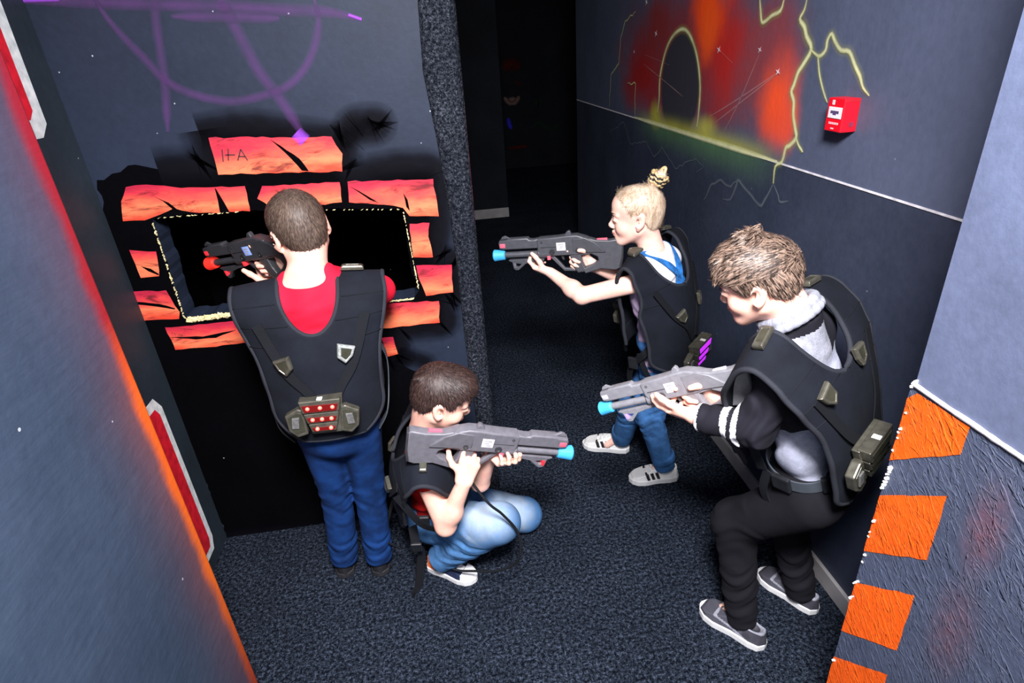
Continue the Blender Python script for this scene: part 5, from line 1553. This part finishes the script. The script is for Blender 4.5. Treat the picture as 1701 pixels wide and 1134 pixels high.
    flat_strap([L(-.10, -.06, .16), L(-.135, -.01, .10), L(-.125, .05, .04), L(-.11, .085, -.03), L(-.12, .07, -.11)], .026, .004, M @ V3(-1, .3, 0), 'side_strap', M_STRAP, t)
    flat_strap([L(-.125, .02, .09), L(-.130, .0, .02), L(-.118, -.03, -.06), L(-.118, -.05, -.12)], .022, .004, M @ V3(-1, 0, 0), 'hanging_strap', M_STRAP, t)
    Vb, Fb = bevel_box((-.019, -.006, -.024), (.019, .006, .024), .004)
    Rm = Matrix.Translation(L(-.130, .05, .045)) @ Matrix(M @ np.array([[0, -1, 0], [1, 0, 0], [0, 0, 1.]])).to_4x4()
    MB().add([Rm @ Vector(q) for q in Vb], Fb).build('buckle', M_BUCKLE, t, merge=1e-6)
    return t

# ---------------------------------------------------------------- 4: boy in front on the right
def bending_boy():
    g = make_gun('grey toy laser gun, brightened as if lit, pointed down by the boy in the grey sweater', (.672, 1.115, .925), (.378, 1.350, .728), (0, 0, 1), (.20, .20, .225),  # paler plastic: the strong light on this gun is in its colour
                 (M_TIP_BLUE, 'blue muzzle'), (M_VIOLETLENS, plain('pale_lens', (.42, .42, .46), .3), 'light window'), (M_STICK, 'white sticker'))
    P, N = V3(.885, 1.105, .600), V3(.735, 1.105, 1.070); T = .49
    f = unit((-.60, .80, 0)); M = tframe(P, N, f); L = lambda *p: P + M @ V3(*p)
    t = thing('person', 'boy in grey sweater with black sleeves and black trousers bending forward', 'person', (.86, 1.15, 0), 'children playing with toy laser guns')
    HC = V3(.665, 1.128, 1.158); HM = frame((-.74, .62, -.36), (-.16, -.02, 1)); hs = .875
    shL, shR = V3(.690, 1.025, .985), L(.125, .02, T * .84)
    elL, wrL = V3(.652, 1.035, .835), V3(.552, 1.135, .815)
    elR, wrR = V3(.80, 1.20, .82), gpt(g, .120, -.026, -.098)
    hipL, hipR = V3(.840, 1.050, .575), V3(.940, 1.140, .575)
    knL, anL = V3(.742, 1.205, .370), V3(.758, 1.120, .085)
    knR, anR = V3(.930, 1.255, .345), V3(.985, 1.180, .085)
    F = Field(V3(.30, .88, -.005), V3(1.09, 1.46, 1.31), .0034)
    torso_prims(F, P, M, T, -.014, wid=.92)
    add_head(F, HC, HM, hs)
    F.cone(HC + HM @ V3(0, -.035, -.040), N + V3(.01, -.01, 0), .045, .050, k=.03)
    F.cone(N + V3(.01, 0, -.035), shL, .026, .026, k=.02); F.cone(N + V3(.01, 0, -.035), shR, .026, .026, k=.02)
    F.cone(shL, elL, .031, .028, k=.02); F.cone(elL, wrL, .029, .021, k=.012)
    F.cone(shR, elR, .034, .029, k=.02); F.cone(elR, wrR, .029, .021, k=.012)
    for a, b, c in ((hipL, knL, anL), (hipR, knR, anR)):
        F.cone(a, b, .054, .042, k=.03); F.cone(b, c, .042, .028, k=.02); F.cone(c, c + V3(-.03, .06, -.05), .019, .016, k=.02)
    add_hand(F, wrL, unit(gpt(g, .300, .012, -.060) - wrL), gdir(g, .10, -.75, .65), 'L', [(10, 22, 18), (26, 55, 40), (36, 60, 42), (44, 62, 42)], [(.55, .75, .2), (.8, .5, .3), (.9, .2, .4)], .98, .14)
    add_hand(F, wrR, gdir(g, .85, -.02, .50), gdir(g, .1, 1, 0), 'R', [(20, 40, 25), (62, 82, 45), (66, 84, 45), (68, 84, 45)], [(.25, .8, .5), (.55, .35, .75), (.80, -.25, .5)], 1.0)
    body = field_object('body', F, M_SKIN, t, 2)
    face_parts(HC, HM, hs, body, H_LIGHT, M_LIP, (0, 1, -.35))
    line = ([-.13, -.085, -.062, -.045, -.030, -.004, .008, .016, .026, .034, .046, .062, .11], [-.030, -.036, -.040, -.020, .006, .020, .004, -.016, -.008, .010, .030, .030, .026])
    rs = np.random.default_rng(4)
    def extra(F, L_):
        F.ell(L_(0, .014, .064), np.array((.066, .074, .056)) * hs, HM, k=.02)
        for i in range(9):                 # fringe swept forward and down
            x = -.05 + .0125 * i
            F.cone(L_(x * .9, .064, .085), L_(x * 1.05, .102 - abs(x) * .45, .034 + rs.uniform(-.006, .010)), .014 * hs, .004, k=.008)
        for i in range(10):                # tufts on top
            a = rs.uniform(0, 6.28); q = rs.uniform(.0, .035)
            b = (math.cos(a) * q, -.02 + math.sin(a) * q, .112)
            F.cone(L_(*b), L_(b[0] * 1.3 + rs.uniform(-.01, .01), b[1] + rs.uniform(-.02, .015), .128 + rs.uniform(0, .012)), .012, .003, k=.008)
    flow = lambda l: np.array((l[0] * .5, .9, -.25 - 1.2 * max(0, l[1] - .03) * 10)) if l[2] > .035 else np.array((0, -.35, -1.))
    hair_cap(HC, HM, hs, H_LIGHT, t, line, .007, extra, 6000, .026, (.0, -.05, .115), flow, 31, .0032, .006, blade_w=.0012, fd=.10)
    # sweater: grey body, black sleeves with white bands
    F = torso_field(P, N, M, T, .006, .0034, .28)
    for a, b, c in ((shL, elL, wrL), (shR, elR, wrR)):
        F.cone(a, b, .046, .043, k=.02); F.cone(b, c, .044, .034, k=.02, cut=(None, .93))
    F.cone(L(0, .0, T * .86), N + V3(.004, -.004, .02), .072, .060, k=.03, cut=(None, 1.))
    F.wrinkle(L(-.05, .0, T * .25), .24, .0052, 62, (.35, .2, 1), 24); F.wrinkle(elL, .13, .004, 110, (1, -1, .4), 25)
    def swmat(C):
        q = (C - P) @ M
        o = np.zeros(len(C), int)
        for a, b, c in ((shL, elL, wrL), (shR, elR, wrR)):
            for p0, p1, r, t0 in ((a, b, .068, -.1), (b, c, .056, .0)):
                ab = p1 - p0; tr = ((C - p0) @ ab) / (ab @ ab); tt = np.clip(tr, 0, 1)
                d = np.linalg.norm(C - p0 - tt[:, None] * ab, axis=1)
                core = np.linalg.norm((q - V3(0, 0, T * .5)) / V3(.120, .085, 9), axis=1)
                o[(d < r) & (core > 1.02) & (q[:, 2] > T * .30)] = 1
            ab = c - b; tt = ((C - b) @ ab) / (ab @ ab); d = np.linalg.norm(C - b - np.clip(tt, 0, 1)[:, None] * ab, axis=1)
            o[(d < .06) & (((tt > .20) & (tt < .30)) | ((tt > .38) & (tt < .48)) | (tt > .875))] = 2
        yoke = (q[:, 2] > T * .80)
        o[yoke & (o == 0)] = 1
        o[(q[:, 2] > T * .50) & (abs(q[:, 0]) > .05) & (q[:, 1] > -.06) & (o == 0)] = 1
        o[yoke & (abs(q[:, 0] + .018) < .046) & (q[:, 1] < -.02) & (q[:, 2] < T * .98)] = 3
        return o
    field_object('sweater', F, [C_GREY, C_BLACK, C_WHITES, C_LTGREY], t, 2, swmat)
    # rolled collar
    ax = unit(HC - N + V3(.03, 0, 0)); e1 = unit(np.cross(ax, V3(.3, 1, 0))); e2 = np.cross(ax, e1)
    F = Field(N - .16, N + .16, .003)
    for off, rad, r in ((.006, .066, .0105), (.022, .060, .0115)):
        pts = [N + V3(.006, -.004, .0) + ax * (off + .012 * math.cos(a - 2.4)) + (e1 * math.cos(a) + e2 * math.sin(a)) * rad for a in np.linspace(0, 2 * math.pi, 25)]
        F.polyline(pts, [r] * 25, k=.004)
    field_object('collar', F, C_LTGREY, t, 1)
    # black trousers
    F = Field(V3(.60, .95, .02), V3(1.08, 1.36, .82), .004)
    F.ell(P + M @ V3(0, .0, -.01), (.118, .098, .10), M, k=.03)
    F.ell(L(0, .0, .055), (.112, .090, .05), M, k=.03)
    for a, b, c in ((hipL, knL, anL), (hipR, knR, anR)):
        F.cone(a, b, .075, .062, k=.03); F.cone(b, c + V3(0, 0, -.04), .060, .043, k=.03, cut=(None, 1.))
        F.wrinkle(b, .14, .0026, 85, (.3, .3, 1), 27); F.wrinkle(c + V3(0, 0, .08), .11, .0038, 100, (.2, .1, 1), 28)
    field_object('trousers', F, C_BLACKT, t, 2)
    pts = [L(.120 * math.cos(a), .096 * math.sin(a), .082 + .004 * math.sin(3 * a)) for a in np.linspace(0, 2 * math.pi, 40)]
    flat_strap(pts, .032, .004, lambda p: unit((np.array(p) - L(0, 0, .08))), 'belt', M_STRAPG, t, 2)
    Vb, Fb = bevel_box((-.024, -.007, -.022), (.024, .007, .022), .004)
    for xx, yy in ((-.118, .018), (-.075, -.078)):
        nn = M @ unit((xx, yy, 0)); R_ = frame(nn, M[:, 2])
        Rm = Matrix.Translation(L(xx * 1.05, yy * 1.05, .082)) @ Matrix(R_).to_4x4()
        MB().add([Rm @ Vector(q) for q in Vb], Fb).build('belt_buckle', M_BUCKLE, t, merge=1e-6)
    def run(C):
        o = np.zeros(len(C), int); o[(C[:, 1] < .06)] = 1; o[(C[:, 1] > .165) & (C[:, 2] < .03)] = 1
        o[(C[:, 2] > .054) & (C[:, 1] < .075)] = 2; o[abs(C[:, 2] - .034 - .25 * (C[:, 1] - .1)) < .0035] = 2; return o
    make_shoe((.802, 1.052, 0), (.676, 1.226, 0), (0, 0, 1), t, [C_SHOEGRY, C_SHOEDK, C_LTGREY], C_RUBWHT, run, .95, tongue=C_SHOEDK)
    make_shoe((1.020, 1.135, 0), (.922, 1.318, 0), (0, 0, 1), t, [C_SHOEGRY, C_SHOEDK, C_LTGREY], C_RUBWHT, run, .95, tongue=C_SHOEDK)
    v = make_vest(P, M, T, t, top=.024, shoulder_w=.188, waist_w=.135, droop=.26, wrapk=.30, bottom=.04, udepth=.135, neck_w=.085, back_d=.125, front_d=.13, front_bottom=.10, flare=.0)
    for x, z, a in ((-.108, .385, 16), (.040, .385, -14)):
        p, n, tv, th = v['surf'](x, z); v['pad'](p + n * .008, n, tv, a, .0225, 'kite')
    for x in (-.112, .112):
        p, n, tv, th = v['surf_top'](x); v['pad'](p + n * .006, n, tv, 0, .020, 'bar')
    p, n, tv, th = v['surf'](-.035, .178); led_pack(v, M, p + n * .008, n, M @ V3(0, 0, 1), 'off', .92)
    flat_strap([L(-.085, .108, .30), L(-.112, .086, .20), L(-.112, .070, .10)], .026, .004, M @ V3(-1, 0, 0), 'side_strap', M_STRAP, t)
    flat_strap([L(-.112, .055, .10), L(-.120, .075, .03), L(-.125, .06, -.04), L(-.12, .05, -.09)], .024, .004, M @ V3(-1, .3, 0), 'hanging_strap', M_STRAP, t)
    return t

boy_at_hole(); kneeling_boy(); aiming_girl(); bending_boy()

# ---------------------------------------------------------------- fire alarm box on the mural wall
def fire_box():
    t = thing('fire_alarm_box', 'small red fire alarm call point mounted on the dark right wall', 'fire alarm', (XW, 1.538, 1.392))
    R_ = plain('red_alarm_plastic', (.78, .006, .02), .35, var=.05)
    x0, x1, y0, y1, z0, z1 = 1.062, XW, 1.503, 1.573, 1.390, 1.474
    V, F = bevel_box((x0, y0, z0), (x1, y1, z1), .004, 3); MB().add(V, F).build('housing', R_, t)
    V, F = bevel_box((x0 - .002, y0 + .006, z0 + .034), (x0 + .002, y1 - .010, z0 + .062), .001); pn = MB().add(V, F).build('label_plate', plain('alarm_white_plate', (.82, .78, .82), .4, var=.03), t)
    mb = MB(); V, F = box_geo((x0 - .0024, y0 + .016, z0 + .046), (x0 - .0015, y1 - .020, z0 + .053)); mb.add(V, F)
    V, F = box_geo((x0 - .0024, y0 + .026, z0 + .0425), (x0 - .0015, y1 - .030, z0 + .046)); mb.add(V, F)
    mb.build('print', plain('alarm_print', (.09, .06, .16), .5), pn)
    mb = MB(); V, F = bevel_box((x0 - .0018, 1.544, z0 + .067), (x0 + .001, 1.553, z0 + .079), .001); mb.add(V, F)
    for k, zz in enumerate((.022, .019)):
        for j in range(6):
            V, F = box_geo((x0 - .0006, y0 + .014 + j * .007, z0 + zz), (x0 + .001, y0 + .018 + j * .007, z0 + zz + .0022)); mb.add(V, F)
    V, F = box_geo((x0 - .0006, y0 + .030, z0 + .007), (x0 + .001, y0 + .042, z0 + .010)); mb.add(V, F)
    mb.build('markings', plain('alarm_markings', (.88, .62, .64), .5), t)
    mb = MB()
    bm = bmesh.new(); bmesh.ops.create_cone(bm, cap_ends=True, segments=18, radius1=.007, radius2=.006, depth=.002); bm.verts.index_update()
    mb.add([(1.089 + v.co.x, y0 - .0005 + v.co.z, z0 + .020 + v.co.y) for v in bm.verts], [tuple(v.index for v in f.verts) for f in bm.faces]); bm.free()
    mb.build('keyhole', plain('alarm_keyhole', (.20, .02, .05), .4), t)
    V, F = bevel_box((x0 + .002, y0 - .001, z1 - .007), (x1 - .002, y1 + .001, z1 - .005), .0005); MB().add(V, F).build('lid_seam', plain('alarm_seam', (.45, .02, .03), .5), t)
fire_box()

# ------------------------------------------------------------------ camera and lights
cd = bpy.data.cameras.new('camera'); cam = bpy.data.objects.new('camera', cd); COL.objects.link(cam)
cd.sensor_width = 36; cd.lens = 20.622; cd.clip_start = .02
ax = Vector((0.98909218, -0.13360758, -0.06201347)); dn = Vector((-0.11513459, -0.43867063, -0.89124189)); fw = Vector((0.09187319, 0.88866028, -0.44926855))
R3 = Matrix((ax, -dn, -fw)).transposed()
cam.matrix_world = Matrix.Translation((0, 0, 1.65)) @ R3.to_4x4()
SC.camera = cam

def area(name, loc, target, size, power, col, spread=180):
    d = bpy.data.lights.new(name, 'AREA'); d.shape = 'DISK'; d.size = size; d.energy = power; d.color = col
    d.spread = math.radians(spread)
    o = bpy.data.objects.new(name, d); COL.objects.link(o); o.location = loc
    o.rotation_euler = (Vector(target) - Vector(loc)).to_track_quat('-Z', 'Y').to_euler()
    return o
area('ceiling_flash_bounce', (.10, -.04, 2.42), (.12, 1.0, .6), .50, 116, (1., .97, .985), 150)
area('added_fill_light', (-.35, -1.3, 2.0), (.2, 1.2, .7), 1.3, 15, (.95, .97, 1.), 160)  # soft fill light added behind the camera, no visible source
area('red_corridor_lamp', (.50, 2.75, .95), (.09, 1.90, 1.30), .06, .5, (1., .08, .14), 24)
w = bpy.data.worlds.new('world'); SC.world = w; w.use_nodes = True
w.node_tree.nodes['Background'].inputs[0].default_value = (.010, .012, .02, 1)
w.node_tree.nodes['Background'].inputs[1].default_value = 1.
SC.view_settings.view_transform = 'Standard'; SC.view_settings.look = 'None'
SC.view_settings.exposure = 0; SC.view_settings.gamma = 1; SC.view_settings.use_curve_mapping = False
